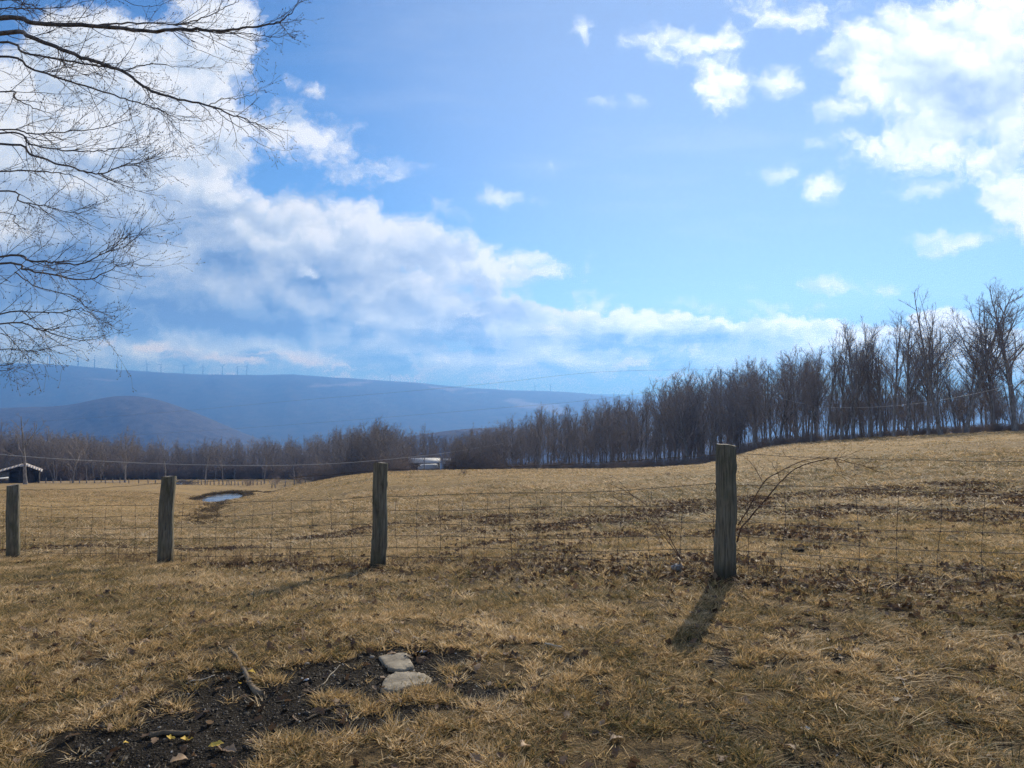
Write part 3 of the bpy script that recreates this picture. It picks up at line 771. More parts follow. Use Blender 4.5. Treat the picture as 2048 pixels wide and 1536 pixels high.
# what stands behind reads as one mass: instances on points
hid = bpy.data.collections.new('tree_kinds')
def joined(key):
    t, c, h = VAR[key]
    import bmesh
    bm = bmesh.new(); bm.from_mesh(t); n0 = len(bm.faces); bm.from_mesh(c)
    me = bpy.data.meshes.new('tree_'+key); bm.to_mesh(me); bm.free()
    me.materials.append(BARK); me.materials.append(TWIG)
    mi = np.zeros(len(me.polygons), dtype=np.int32); mi[n0:] = 1; me.polygons.foreach_set('material_index', mi)
    o = bpy.data.objects.new('kind_'+key, me); hid.objects.link(o); return h
def instancer(name, pts, rot, scl, var, coll, tint=None, label=None, kind='stuff', mats=()):
    """one object of many small copies: points carrying rotation, scale and kind"""
    me = bpy.data.meshes.new(name); n = len(pts)
    me.vertices.add(n); me.vertices.foreach_set('co', np.asarray(pts, dtype=np.float32).ravel())
    for k, d, typ in (('rot', rot, 'FLOAT_VECTOR'), ('scl', scl, 'FLOAT_VECTOR'), ('var', var, 'INT'), ('tint', tint if tint is not None else np.zeros(n), 'FLOAT')):
        at = me.attributes.new(k, typ, 'POINT')
        at.data.foreach_set('vector' if typ == 'FLOAT_VECTOR' else 'value', np.asarray(d, dtype=np.int32 if typ == 'INT' else np.float32).ravel())
    o = link(name, me)
    ng = bpy.data.node_groups.new(name, 'GeometryNodeTree')
    ng.interface.new_socket('Geometry', in_out='INPUT', socket_type='NodeSocketGeometry')
    ng.interface.new_socket('Geometry', in_out='OUTPUT', socket_type='NodeSocketGeometry')
    N = ng.nodes; L = ng.links
    gi = N.new('NodeGroupInput'); go = N.new('NodeGroupOutput')
    ci = N.new('GeometryNodeCollectionInfo'); ci.inputs['Collection'].default_value = coll
    ci.inputs['Separate Children'].default_value = True; ci.inputs['Reset Children'].default_value = True
    ip = N.new('GeometryNodeInstanceOnPoints'); ip.inputs['Pick Instance'].default_value = True
    def named(nm, typ):
        a = N.new('GeometryNodeInputNamedAttribute'); a.data_type = typ; a.inputs['Name'].default_value = nm; return a.outputs['Attribute']
    L.new(gi.outputs[0], ip.inputs['Points']); L.new(ci.outputs[0], ip.inputs['Instance'])
    L.new(named('var', 'INT'), ip.inputs['Instance Index'])
    er = N.new('FunctionNodeEulerToRotation'); L.new(named('rot', 'FLOAT_VECTOR'), er.inputs[0]); L.new(er.outputs[0], ip.inputs['Rotation'])
    L.new(named('scl', 'FLOAT_VECTOR'), ip.inputs['Scale'])
    L.new(ip.outputs[0], go.inputs[0])
    md = o.modifiers.new('spread', 'NODES'); md.node_group = ng
    tag(o, label, None, None, kind); return o
bk = ['wood1','wood2','wood3','wood4','wood5','thin1']; hs = [joined(k) for k in sorted(bk)]
pts = []; rot = []; scl = []; var = []
for k in range(1500):
    px = trs.uniform(-500, 2300)
    base = float(np.interp(px, [e[0] for e in EDGE], [e[1] for e in EDGE]))
    dep = base + 17 + trs.uniform(0, 1)**1.3*60*(1.0 if px < 1640 else 0.35)
    if px > 1600 and trs.uniform() < 0.55: continue
    top = float(np.interp(px, _tx, _ty)) + trs.uniform(2, 34)
    if 985 < px < 1640 and k % 3 == 1: continue
    if clear_view(px, dep) or (540 < px < 590 and dep < 275): continue
    if px > 1640: top = trs.uniform(745, 830)
    H = min(max(Hpx(px, dep, top), 3), 26)
    if k % 3 == 0 and px < 1640: H *= .55
    v = int(trs.integers(0, 6)); p = at_px(px, dep); s = H/hs[v]
    pts.append(p); rot.append((0,0,trs.uniform(0,6.28))); scl.append((s*.9, s*.9, s)); var.append(v)
instancer('woods', pts, rot, scl, var, hid, label='bare brown-grey wood filling in behind the first rows of trees')

# brush: reddish thickets and bramble along the edge of the wood
def shrub_mesh(seed, H=1.6, n=26, spread=.9, rad=.012):
    rs = RS(seed); b = MB()
    for k in range(n):
        a = rs.uniform(0,6.28); t = rs.uniform(.15, 1)*spread
        p, r = grow(rs, (rs.normal()*.12*H, rs.normal()*.12*H, -.05), (math.cos(a)*t, math.sin(a)*t, 1), H*rs.uniform(.6,1.1), rad, rad*.5, 4, .2, -.03)
        b.tube(p, r, 3, cap=False)
        for j in range(6):
            q, d, r2 = at_t(p, r, rs.uniform(.25, 1))
            p2, r3 = grow(rs, q, d+perp(d, rs)*.8, H*rs.uniform(.15,.4), rad*.7, rad*.35, 2, .25, 0)
            b.tube(p2, r3, 3, cap=False)
    return b.mesh('stems')
REDTW = mat('red_twigs', lambda T: m_bark(T, (0.15,0.118,0.10), (0.33,0.265,0.225)))
SHR = [shrub_mesh(s) for s in (41,42,43,44)]
for m_ in SHR: m_.materials.append(REDTW)
hid2 = bpy.data.collections.new('brush_kinds')
for i, m_ in enumerate(SHR): hid2.objects.link(bpy.data.objects.new('brush_kind_%d' % i, m_))
pts = []; rot = []; scl = []; var = []
for k in range(3600):
    px = trs.uniform(-200, 2200)
    base = float(np.interp(px, [e[0] for e in EDGE], [e[1] for e in EDGE]))
    dep = base + trs.normal()*2.0 + 2.5 + (trs.uniform(0, 14) if k % 2 else 0)
    if px < 620 : dep += 4
    if clear_view(px, dep-4) and k % 3: continue
    s = trs.uniform(.5, 1.9)*(1.2 if px < 985 else 1)*(0.4 if px > 1640 else .5 if px > 985 else 1)
    if px > 1640 and k % 3: continue
    if 985 < px <= 1640 and k % 5 < 2: continue
    if clear_view(px, dep-12): continue
    if dep > base+6 and px < 1640: s *= 1.6
    pts.append(at_px(px, dep)); rot.append((0,0,trs.uniform(0,6.28))); scl.append((s*1.3, s*1.3, s)); var.append(k % 4)
instancer('undergrowth', pts, rot, scl, var, hid2, label='reddish brown bramble and brush along the foot of the wood')
for (px, dep, s, lab) in [(498,188,1.4,'reddish leafless bush at the far end of the pond'),(552,196,1.9,'round reddish thicket left of the pale clearing'),
                          (600,195,1.9,'wide reddish thicket right of the pale clearing'),(628,175,1.1,'low reddish bush where the field edge begins to rise')]:
    p = at_px(px, dep); o = tag(link('leafless_bush', SHR[int(px) % 4]), lab, 'bush', 'reddish bushes beyond the pond'); o.location = p; o.scale = (s*1.7, s*1.3, s); o.rotation_euler.z = px
# ------------------------------------------------------------------ wire fence along the lawn
def m_post(T):
    g = T.add('ShaderNodeTexCoord').outputs['Object']
    r = T.add('ShaderNodeObjectInfo').outputs['Random']
    off = T.vm('ADD', g, T.comb(T.m('MULTIPLY', r, 9.0), T.m('MULTIPLY', r, 5.0), 0.0))
    gr = T.noise(T.vm('MULTIPLY', off, (1, 1, 0.045)), 70.0, 6, 0.7).outputs[0]
    big = T.noise(T.vm('MULTIPLY', off, (1, 1, 0.4)), 7.0, 4, 0.6).outputs[0]
    c = T.ramp(gr, [(0.30, (0.050,0.044,0.032)), (0.46, (0.17,0.150,0.108)), (0.62, (0.27,0.24,0.18)), (0.80, (0.36,0.33,0.26))])
    c = T.mix(T.m('MULTIPLY', T.sm(big, 0.45, 0.7), 0.55), c, (0.085,0.095,0.055))
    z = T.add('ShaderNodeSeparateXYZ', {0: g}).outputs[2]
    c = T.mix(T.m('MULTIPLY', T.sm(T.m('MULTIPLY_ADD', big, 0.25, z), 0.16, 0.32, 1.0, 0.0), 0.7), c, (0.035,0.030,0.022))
    return princ(T, c, 0.9, gr, 1.0, 0.010, spec=0.15)
POST = mat('weathered_post', m_post)
WIRE = simple('rusty_wire', (0.10,0.075,0.06), 0.65, 0.3, 0.35, 40.0)
def m_end(T):
    g = T.add('ShaderNodeTexCoord').outputs['Object']
    rr = T.vm('LENGTH', T.vm('MULTIPLY', g, (1,1,0)))
    n = T.noise(g, 30.0, 4, 0.6).outputs[0]
    w = T.m('SINE', T.m('MULTIPLY_ADD', n, 6.0, T.m('MULTIPLY', rr, 420.0)))
    return princ(T, T.mix(T.sm(w, -1, 1), (0.12,0.105,0.085), (0.28,0.25,0.21)), 0.9, n, 0.6, 0.01)
ENDG = mat('end_grain', m_end)

def lathe_post(seed, H, rb, rt, lean=(0,0), bend=0.0, buried=0.25, crack=True):
    rs = np.random.default_rng(seed)
    ns, nz = 40, 46
    zs = np.linspace(-buried, H, nz); V = []
    ph = rs.uniform(0, 6.28, 6); fr = rs.integers(3, 15, 6); am = rs.uniform(.004, .020, 6)
    knots = [(rs.uniform(0,6.28), rs.uniform(.2,.9)*H, rs.uniform(.02,.05)) for _ in range(4)]
    cracks = [(rs.uniform(0,6.28), rs.uniform(.05,.5)*H, rs.uniform(.5,1.0)*H) for _ in range(12)]
    for z in zs:
        t = (z+buried)/(H+buried); tz = max(z, 0)/H
        cx = lean[0]*max(z,0) + bend*math.sin(tz*math.pi)*.5 + .006*math.sin(z*7+seed); cy = lean[1]*max(z,0)+.005*math.sin(z*5+seed*2)
        r0 = rb + (rt-rb)*t
        for k in range(ns):
            a = k*2*math.pi/ns
            r = r0*(1+sum(am[i]*math.sin(fr[i]*a+ph[i]+z*(i*.5-1)) for i in range(6)))
            for (ka, kz, kr) in knots:
                da = (a-ka+math.pi) % (2*math.pi)-math.pi
                r += 0.012*math.exp(-((da*r0)/kr)**2-((z-kz)/kr)**2)
            for (ca, z0, z1) in cracks:
                da = abs((a-ca-0.05*math.sin(z*6)+math.pi) % (2*math.pi)-math.pi)
                if z0 < z < z1 and da < 0.11: r -= 0.012
            zt = z if z < H-.03 else z+(.03*math.cos(a-seed)-.01*math.sin(3*a+seed))*r0/.09*.35
            V.append((cx+r*math.cos(a), cy+r*math.sin(a), zt))
    V = np.array(V); i = np.arange(nz-1)[:,None]*ns; j = np.arange(ns)[None,:]; j2 = (j+1) % ns
    q = np.stack([i+j, i+j2, i+ns+j2, i+ns+j], -1).reshape(-1,4)
    side = np_mesh('shaft', V, q, True)
    top = V[-ns:]; c = top.mean(0)
    rings = [c+(top-c)*f+np.array((0,0,(1-f)*.010+ (0.0 if f==1 else 0.002*math.sin(f*20)))) for f in (1.0,.93,.6,.3)]
    rings[0] = rings[0]-np.array((0,0,.0015))
    W = np.vstack(rings+[[c+np.array((0,0,.010))]]); qq = []; tt = []
    for a in range(3):
        for k in range(ns): qq.append((a*ns+k, a*ns+(k+1)%ns, (a+1)*ns+(k+1)%ns, (a+1)*ns+k))
    for k in range(ns): tt.append((3*ns+k, 3*ns+(k+1)%ns, 4*ns))
    return side, np_mesh('post_top', W, [np.array(qq), np.array(tt)], True)
POSTS = []
PSPEC = [ # px at base, py base, depth, top px, top py, width base px, width top px, label
 (1451, 1155, 6.9, 1455, 890, 44, 38, 'nearest and thickest wooden fence post, upright, with thorny branches behind its right side'),
 (757, 1131, 9.0, 760, 926, 31, 28, 'middle wooden fence post with a long shadow reaching left, below the round crowned trees'),
 (331, 1127, 10.5, 336, 953, 30, 27, 'crooked wooden fence post leaning right at the top, beside the pond'),
 (25, 1122, 12.0, 24, 970, 24, 23, 'short dark fence post nearest the barn, at the left end of the fence in view')]
for i, (px, py, dep, tx, ty, wb, wt, lab) in enumerate(PSPEC):
    b = P(px, py, dep); g = gz(b.x, dep); H = P(tx, ty, dep).z - g
    lx = (tx-px)/F*dep/H
    sd, tp = lathe_post(60+i, H, wb/2/F*dep, wt/2/F*dep, (lx, 0.0), (0, .01, -.035, .01)[i])
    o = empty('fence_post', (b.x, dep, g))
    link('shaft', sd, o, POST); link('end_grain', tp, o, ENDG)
    for hs in (.03, .24, .52, .87):
        b_ = MB(); rr = wb/2/F*dep*.98
        b_.tube([(lx*hs-.02+.03, rr-.004, hs-.012), (lx*hs+.01, rr+.012, hs-.012), (lx*hs+.01, rr+.012, hs+.012), (lx*hs+.01, rr-.004, hs+.012)], .0022, 4); b_.obj('staple', WIRE, o)
    tag(o, lab, 'fence post', 'round wooden posts of the wire fence'); POSTS.append((b.x, dep, g, H, lx))
# the line runs on beyond both sides of the picture: the ends of the wires only
ends = []
for (x, y) in (FENCE[2], FENCE[7]): ends.append((x, y, gz(x, y), 1.2, 0.0))
STAT = [ends[0]] + POSTS[::-1] + [ends[1]]
fence = empty('woven_wire_fence', (POSTS[1][0], POSTS[1][1], POSTS[1][2]))
tag(fence, 'rusty woven wire mesh stretched between the wooden posts', 'wire fence')
HW = [0.03, 0.13, 0.24, 0.37, 0.52, 0.69, 0.87]
fo = np.array(fence.location)
def fpoint(seg, t, h, w=0.0):
    a, b = STAT[seg], STAT[seg+1]
    x = a[0]+(b[0]-a[0])*t; y = a[1]+(b[1]-a[1])*t
    za = a[2]; zb = b[2]
    z = za+(zb-za)*t
    g = gz(x, y); z = max(z, g-0.02) if h < .2 else z
    # wires fastened on the field side of the posts
    dx, dy = b[0]-a[0], b[1]-a[1]; L = math.hypot(dx, dy)
    nx, ny = -dy/L, dx/L
    if ny < 0: nx, ny = -nx, -ny
    ln = a[4]*(1-t)*h + b[4]*t*h
    off = 0.085 + w
    return np.array((x+nx*off+ln, y+ny*off, z+h))
frs = RS(5)
for h in HW:
    m_ = MB()
    for seg in range(len(STAT)-1):
        pts = [fpoint(seg, t, h + 0.012*math.sin(3.1*t*3+h*9+seg) - (0.03 if h > .8 else 0.015)*math.sin(math.pi*t), 0.006*math.sin(t*23+h*5)) - fo for t in np.linspace(0, 1, 26)]
        m_.tube(pts, 0.0030, 4, cap=False)
    m_.obj('line_wire', WIRE, fence)
nst = 0
for seg in range(len(STAT)-1):
    L = math.dist(STAT[seg][:2], STAT[seg+1][:2]); n = int(L/0.305)
    me = None
    for k in range(n):
        t = (k+.6)/n; ph = frs.uniform(0, 6); wa = frs.uniform(.004, .016); top = HW[-1]-.03
        m_ = MB(); pts = []
        for h in np.linspace(0.0, top, 15):
            p = fpoint(seg, t+ wa*.35*math.sin(h*6+ph), h + 0.015*math.sin(3.1*t*3+seg)- .03*math.sin(math.pi*t)*h, 0.004)
            pts.append(p-fo)
        m_.tube(pts, 0.0023, 4, cap=False)
        for h in HW[1:]:
            p = fpoint(seg, t+ wa*.35*math.sin(h*6+ph), h-.015*math.sin(math.pi*t), 0.004)-fo
            m_.box(p, (.012, .008, .010))
        m_.obj('stay_wire', WIRE, fence)
# barbed strand along the top
bw = empty('barbed_wire', tuple(fo)); tag(bw, 'single slack barbed strand above the woven wire mesh', 'barbed wire')
m_ = MB(); bb = MB()
for seg in range(len(STAT)-1):
    a, b = STAT[seg], STAT[seg+1]; ha, hb = a[3]*.93, b[3]*.93
    f_ = lambda t: fpoint(seg, t, ha*(1-t)+hb*t - .035*math.sin(math.pi*t) + .004*math.sin(t*31)) - fo
    m_.tube([f_(t) for t in np.linspace(0,1,30)], 0.0026, 4, cap=False)
    n = int(math.dist(a[:2], b[:2])/.13)
    for k in range(n):
        p = f_((k+.5)/n); 
        for _ in range(2):
            d = frs.normal(3); d /= np.linalg.norm(d); bb.tube([p-d*.013, p+d*.013], .0012, 3, cap=False)
m_.obj('strand', WIRE, bw); o = bb.obj('barbs', WIRE, bw); o['kind'] = 'stuff'

# ------------------------------------------------------------------ thorny shoots in the fence
THORN = mat('thorny_bark', lambda T: m_bark(T, (0.05,0.028,0.020), (0.15,0.085,0.06)))
def shoot_tree(name, lines, mat_, label, cat, seed, twigs=3, tl=.2, base=None, group=None, part='stem', tr=0.0016, tk='twig'):
    """lines: list of (pixels [(px,py)], depth0, depth1, r0, r1)"""
    rs = RS(seed)
    o = empty(name, base); bo = np.array(base); tag(o, label, cat, group)
    for (pl, d0, d1, r0, r1) in lines:
        n = len(pl); pts = [np.array(P(px, py, d0+(d1-d0)*i/(n-1))) for i, (px, py) in enumerate(pl)]
        # smooth resample
        q = []; 
        for i in range(n-1):
            p0 = pts[max(i-1,0)]; p1 = pts[i]; p2 = pts[i+1]; p3 = pts[min(i+2,n-1)]
            for t in np.linspace(0,1,5)[:-1]:
                q.append(.5*((2*p1)+(-p0+p2)*t+(2*p0-5*p1+4*p2-p3)*t*t+(-p0+3*p1-3*p2+p3)*t**3) + rs.normal(3)*.0015)
        q.append(pts[-1]); q = np.array(q); rad = np.linspace(r0, r1, len(q))
        m_ = MB(); m_.tube(q-bo, rad, 6); st = m_.obj(part, mat_, o, True)
        tw = MB(); L = np.linalg.norm(np.diff(q, axis=0), axis=1).sum()
        for k in range(int(L*twigs*6)):
            p, d, r = at_t(q, rad, rs.uniform(.08, 1))
            pd = perp(d, rs); pd[1] *= .6
            dd = unit(d*.7+pd*rs.uniform(.5,1.1)+np.array((0,0,.12)))
            l = tl*rs.uniform(.25,1.2)
            bp, br = grow(rs, p, dd, l, min(r*.7, tr*1.4), tr*.5, 4, .22, .03)
            tw.tube(bp-bo, br, 4, cap=False)
            for j in range(rs.integers(1, 4)):
                p2, d2, r2 = at_t(bp, br, rs.uniform(.2,1)); d3 = unit(d2+perp(d2, rs)*.9)
                tw.tube(np.array([p2, p2+d3*l*rs.uniform(.12,.35)])-bo, (tr*.7, tr*.3), 3, cap=False)
        if not tw.empty(): t_ = tw.obj(tk, mat_, o); t_['kind'] = 'stuff'; t_.name = 'side_twigs'
    return o
bs = at_px(1472, 7.25)
shoot_tree('thorny_sapling', [
 ([(1474,1085),(1482,1058),(1500,1035),(1530,1000),(1560,965),(1590,938),(1625,925),(1665,917),(1700,925),(1735,935),(1760,945)], 7.3, 6.9, .0085, .0022),
 ([(1476,1050),(1495,1020),(1515,985),(1530,962),(1550,948),(1575,935),(1605,922),(1635,917),(1665,917)], 7.35, 7.2, .0065, .002),
 ([(1526,968),(1515,945),(1505,930),(1490,915),(1476,908)], 7.3, 7.5, .003, .0014),
 ([(1560,962),(1555,945),(1545,930),(1548,918)], 7.25, 7.3, .0028, .0012),
 ([(1665,917),(1690,912),(1712,903),(1725,898)], 6.95, 6.8, .0025, .001),
 ([(1625,925),(1590,918),(1560,908),(1545,906)], 7.1, 7.2, .0025, .001),
 ([(1668,918),(1680,935),(1690,958),(1712,975)], 7.0, 6.9, .0028, .001),
 ([(1470,1100),(1490,1092),(1510,1083)], 7.2, 7.1, .0028, .001)],
 THORN, 'thorny leafless branches arching right from behind the nearest post', 'shrub', 71, twigs=2.6, tl=.16, base=tuple(bs), tr=.0019)
bs = at_px(1368, 7.3)
shoot_tree('thorny_sapling', [
 ([(1368,1128),(1352,1098),(1330,1060),(1305,1025),(1280,1000),(1255,985),(1235,975),(1222,968)], 7.3, 7.5, .0055, .0016),
 ([(1362,1118),(1330,1075),(1300,1035),(1265,1012),(1240,1002),(1225,992)], 7.35, 7.6, .0045, .0014),
 ([(1306,1026),(1298,1005),(1297,985),(1280,975)], 7.4, 7.4, .003, .001),
 ([(1268,995),(1250,975),(1230,955),(1212,948)], 7.5, 7.6, .0028, .001),
 ([(1325,1100),(1315,1070),(1310,1040)], 7.35, 7.4, .002, .001)],
 THORN, 'thin leafless shoots leaning left between the two nearest posts', 'shrub', 72, twigs=2.4, tl=.14, base=tuple(bs), tr=.0017)

# ------------------------------------------------------------------ overhanging tree, upper left
TX, TY = -7.4, 6.3
tg = gz(TX, TY)
BRK = mat('smooth_bark', lambda T: m_bark(T, (0.07,0.062,0.058), (0.22,0.19,0.17)))
big = empty('overhanging_tree', (TX, TY, tg)); tag(big, 'bare tree whose fine budded branches hang in from the upper left', 'tree')
bo = np.array((TX, TY, tg)); ors = RS(77)
m_ = MB(); tp, trad = grow(ors, (0,0,-.3), (0.02,0,1), 13, .27, .05, 16, .03, .03); trad[0] = .38; m_.tube(tp, trad, 16); m_.obj('trunk', BRK, big, True)
S = 1/2.0206
BOUGH = [ # crop pixels (0..1293), depth start/end, radii
 ([(-20,75),(150,95),(400,107),(600,125),(780,118),(880,125),(1000,112),(1120,90),(1170,60),(1205,8)], 6.3, 5.7, .034, .0028),
 ([(600,125),(720,122),(860,132),(1000,135),(1090,150),(1185,132)], 6.1, 5.6, .010, .0022),
 ([(330,104),(470,96),(600,92),(720,98),(830,70),(900,35),(960,5),(990,-30)], 6.2, 6.6, .014, .003),
 ([(-20,135),(120,150),(250,200),(400,255),(500,288),(600,360),(700,395),(850,428),(960,472),(1060,512),(1150,562)], 6.0, 5.4, .030, .0024),
 ([(840,428),(900,400),(960,398),(1030,380),(1060,350)], 5.6, 5.5, .006, .0018),
 ([(860,430),(900,470),(980,520),(1040,575),(1110,608)], 5.6, 5.3, .006, .0018),
 ([(500,288),(580,262),(650,262),(740,270),(820,240)], 5.8, 6.0, .008, .002),
 ([(-20,170),(100,215),(250,242),(400,267),(500,288)], 6.7, 6.1, .018, .010),
 ([(-20,228),(120,275),(260,322),(420,372),(540,410),(640,440),(720,482),(820,492)], 6.6, 6.0, .018, .002),
 ([(560,415),(640,450),(700,505),(760,570),(800,590)], 6.2, 6.0, .006, .0015),
 ([(-20,372),(60,400),(150,440),(215,462)], 6.2, 5.9, .013, .003),
 ([(-20,528),(120,540),(260,532),(400,520),(520,480),(575,452)], 6.5, 6.1, .013, .002),
 ([(-20,540),(120,580),(250,607),(400,610),(520,592),(600,570)], 5.9, 5.6, .014, .0018),
 ([(-20,585),(140,630),(300,680),(400,700),(500,668),(560,660),(610,632)], 6.1, 5.7, .017, .0018),
 ([(400,700),(480,742),(580,778),(665,792)], 5.9, 5.6, .007, .0015),
 ([(590,775),(640,760),(675,735)], 5.7, 5.6, .003, .0013),
 ([(-20,695),(150,692),(250,700),(320,722),(400,772),(462,822)], 6.8, 6.5, .012, .0016),
 ([(-20,775),(80,815),(180,832),(290,862),(360,850)], 6.3, 6.1, .014, .002),
 ([(180,832),(230,780),(300,740),(420,800)], 6.2, 6.1, .005, .0015),
 ([(-20,860),(60,900),(120,930),(170,905)], 6.6, 6.4, .008, .0015),
 ([(-20,1040),(120,1052),(240,1062),(330,1067),(420,1022),(520,985),(625,880)], 6.0, 5.6, .016, .0016),
 ([(400,1030),(480,975),(550,940),(600,975),(640,982)], 5.8, 5.6, .005, .0014),
 ([(-20,1068),(100,1090),(220,1112),(340,1132),(430,1102),(500,1062),(590,1080)], 6.3, 5.9, .017, .0016),
 ([(60,1100),(150,1160),(300,1200),(360,1250),(440,1262),(510,1235)], 6.2, 5.9, .009, .0015),
 ([(-20,1272),(120,1262),(250,1262),(330,1250),(420,1300),(465,1315)], 6.5, 6.2, .012, .0014),
 ([(-20,1312),(150,1330),(250,1362),(350,1376),(430,1352)], 6.0, 5.8, .013, .0014),
 ([(-20,1412),(120,1420),(200,1405),(260,1385)], 6.4, 6.2, .009, .0014),
 ([(-20,1480),(30,1470),(60,1455)], 6.2, 6.1, .007, .0014),
 ([(-20,1500),(30,1492),(58,1505)], 6.2, 6.1, .006, .0014),
 ([(-20,40),(120,35),(260,30),(400,-10)], 6.8, 6.9, .012, .003),
 ([(-20,5),(100,15),(180,45),(300,75)], 6.5, 6.4, .010, .003),
 ([(300,75),(380,60),(430,30),(420,-10)], 6.4, 6.5, .005, .002),
 ([(480,-15),(560,25),(640,20),(740,-15)], 6.6, 6.4, .005, .002),
 ([(560,130),(640,180),(700,240)], 6.2, 6.1, .004, .0014),
 ([(700,128),(760,180),(840,215),(920,250),(1030,262)], 6.0, 5.8, .005, .0014),
 ([(860,135),(920,170),(990,190),(1030,210)], 5.9, 5.8, .004, .0013),
]
def spline(pts, m=5):
    n = len(pts); q = []
    for i in range(n-1):
        p0 = pts[max(i-1,0)]; p1 = pts[i]; p2 = pts[i+1]; p3 = pts[min(i+2,n-1)]
        for t in np.linspace(0,1,m+1)[:-1]: q.append(.5*((2*p1)+(-p0+p2)*t+(2*p0-5*p1+4*p2-p3)*t*t+(-p0+3*p1-3*p2+p3)*t**3))
    q.append(pts[-1]); return np.array(q)
BUD = mat('buds', lambda T: m_bark(T, (0.05,0.025,0.020), (0.12,0.06,0.045)))
def bud(b, p, d, s):
    a = perp(d, ors)
    c = np.cross(d, a)
    V = [p, p+d*s*.35+a*s*.20, p+d*s*.35+c*s*.20, p+d*s*.35-a*s*.20, p+d*s*.35-c*s*.20, p+d*s]
    b.faces(V, tris=[(0,2,1),(0,3,2),(0,4,3),(0,1,4),(5,1,2),(5,2,3),(5,3,4),(5,4,1)])
for bi, (pl, d0, d1, r0, r1) in enumerate(BOUGH):
    n = len(pl)
    pts = [np.array(P(px*S, py*S, d0+(d1-d0)*i/(n-1))) for i, (px, py) in enumerate(pl)]
    if pl[0][0] == -20:      # carry on out of the frame to the trunk
        p0 = pts[0]; zt = p0[2] - tg - .45 - 0.25*abs(p0[0]-TX)*(.4+.25*((bi*7) % 5)/5)
        zt = max(zt, 1.7)
        k = int(np.clip(np.searchsorted(tp[:,2], zt), 1, len(tp)-1)); w = (zt-tp[k-1,2])/(tp[k,2]-tp[k-1,2]); tc_ = tp[k-1]*(1-w)+tp[k]*w+bo
        dl = unit(pts[0]-pts[1]); mid = tc_*.45+(p0+dl*1.0)*.55; pts = [tc_, mid]+pts
    q = spline(pts, 6); q[1:-1] += ors.normal(size=(len(q)-2,3))*.004
    rad = .60*np.linspace(r0*(1.25 if pl[0][0] == -20 else 1), r1, len(q))
    m_ = MB(); m_.tube(q-bo, rad, 8); br_o = m_.obj('branch', BRK, big, True)
    tw = MB(); bd = MB()
    L = np.linalg.norm(np.diff(q, axis=0), axis=1).sum()
    vis = pts[-1]
    nside = int(L*5.6)
    for k in range(nside):
        t = ors.uniform(.12, 1.0); p, d, r = at_t(q, rad, t)
        if p[0] < -5.2: continue
        side = 1 if k % 2 else -1
        pv = np.cross(d, np.array((0,1,0)))*side; pv = unit(pv+ors.normal(3)*.45)
        dd = unit(d*1.0 + pv*ors.uniform(.35,.85) + np.array((0,0,-.08)))
        l = ors.uniform(.18, .62)*(0.55+0.65*(1-t))*(1.15 if r0 > .012 else .8)
        bp, brr = grow(ors, p, dd, l, min(r*.6, .0034), .0011, 7, .13, .03)
        tw.tube(bp-bo, brr, 4, cap=False)
        for j in range(int(2+l*9)):
            p2, d2, r2 = at_t(bp, brr, ors.uniform(.12,1)); sd = 1 if j % 2 else -1
            d3 = unit(d2+unit(np.cross(d2, np.array((0,1,0)))*sd+ors.normal(3)*.5)*ors.uniform(.4,.95)+np.array((0,0,.1)))
            l2 = ors.uniform(.04,.20); sp, sr = grow(ors, p2, d3, l2, min(r2*.75, .0019), .0009, 3, .18, .06)
            tw.tube(sp-bo, sr, 3, cap=False)
            bud(bd, sp[-1]-bo, unit(sp[-1]-sp[-2]), ors.uniform(.012,.020))
            for _ in range(ors.integers(1,4)):
                p4, d4, _r = at_t(sp, sr, ors.uniform(.3,1)); d5 = unit(d4+perp(d4, ors)*.8)
                if ors.uniform() < .5:
                    e = p4+d5*ors.uniform(.015,.05); tw.tube(np.array([p4, e])-bo, (.0011,.0008), 3, cap=False); bud(bd, e-bo, d5, ors.uniform(.010,.018))
                else: bud(bd, p4-bo, d5, ors.uniform(.009,.015))
    if not tw.empty():
        t_ = tw.obj('twigs', BRK, br_o)
        bb_ = bd.obj('buds', BUD, br_o); bb_['kind'] = 'stuff'; t_['kind'] = 'stuff'
# the rest of the crown above and to the left of the frame, in coarser strokes
for k in range(26):
    t = ors.uniform(.35, .98); p, d, r = at_t(tp, trad, t); a = ors.uniform(0, 6.28)
    dd = np.array((math.cos(a), math.sin(a), ors.uniform(.1,.7)))
    if dd[0] > .2 and p[2] < 7.5: dd[0] *= -1
    bp, brr = grow(ors, p, dd, (14-p[2])*.42*ors.uniform(.7,1.1)+1, r*.5, .006, 10, .12, .05)
    m_ = MB(); m_.tube(bp, brr, 6)
    for j in range(12):
        q, d2, r2 = at_t(bp, brr, ors.uniform(.2,1)); b2, r3 = grow(ors, q, d2+perp(d2, ors)*.9, ors.uniform(.5,1.4), r2*.5, .003, 5, .16, .05)
        m_.tube(b2, r3, 4, cap=False)
        for i in range(7):
            q3, d3, r4 = at_t(b2, r3, ors.uniform(.1,1)); b4, r5 = grow(ors, q3, d3+perp(d3, ors)*.8, ors.uniform(.15,.45), .003, .001, 3, .2, .05)
            m_.tube(b4, r5, 3, cap=False)
    m_.obj('branch', BRK, big, True)
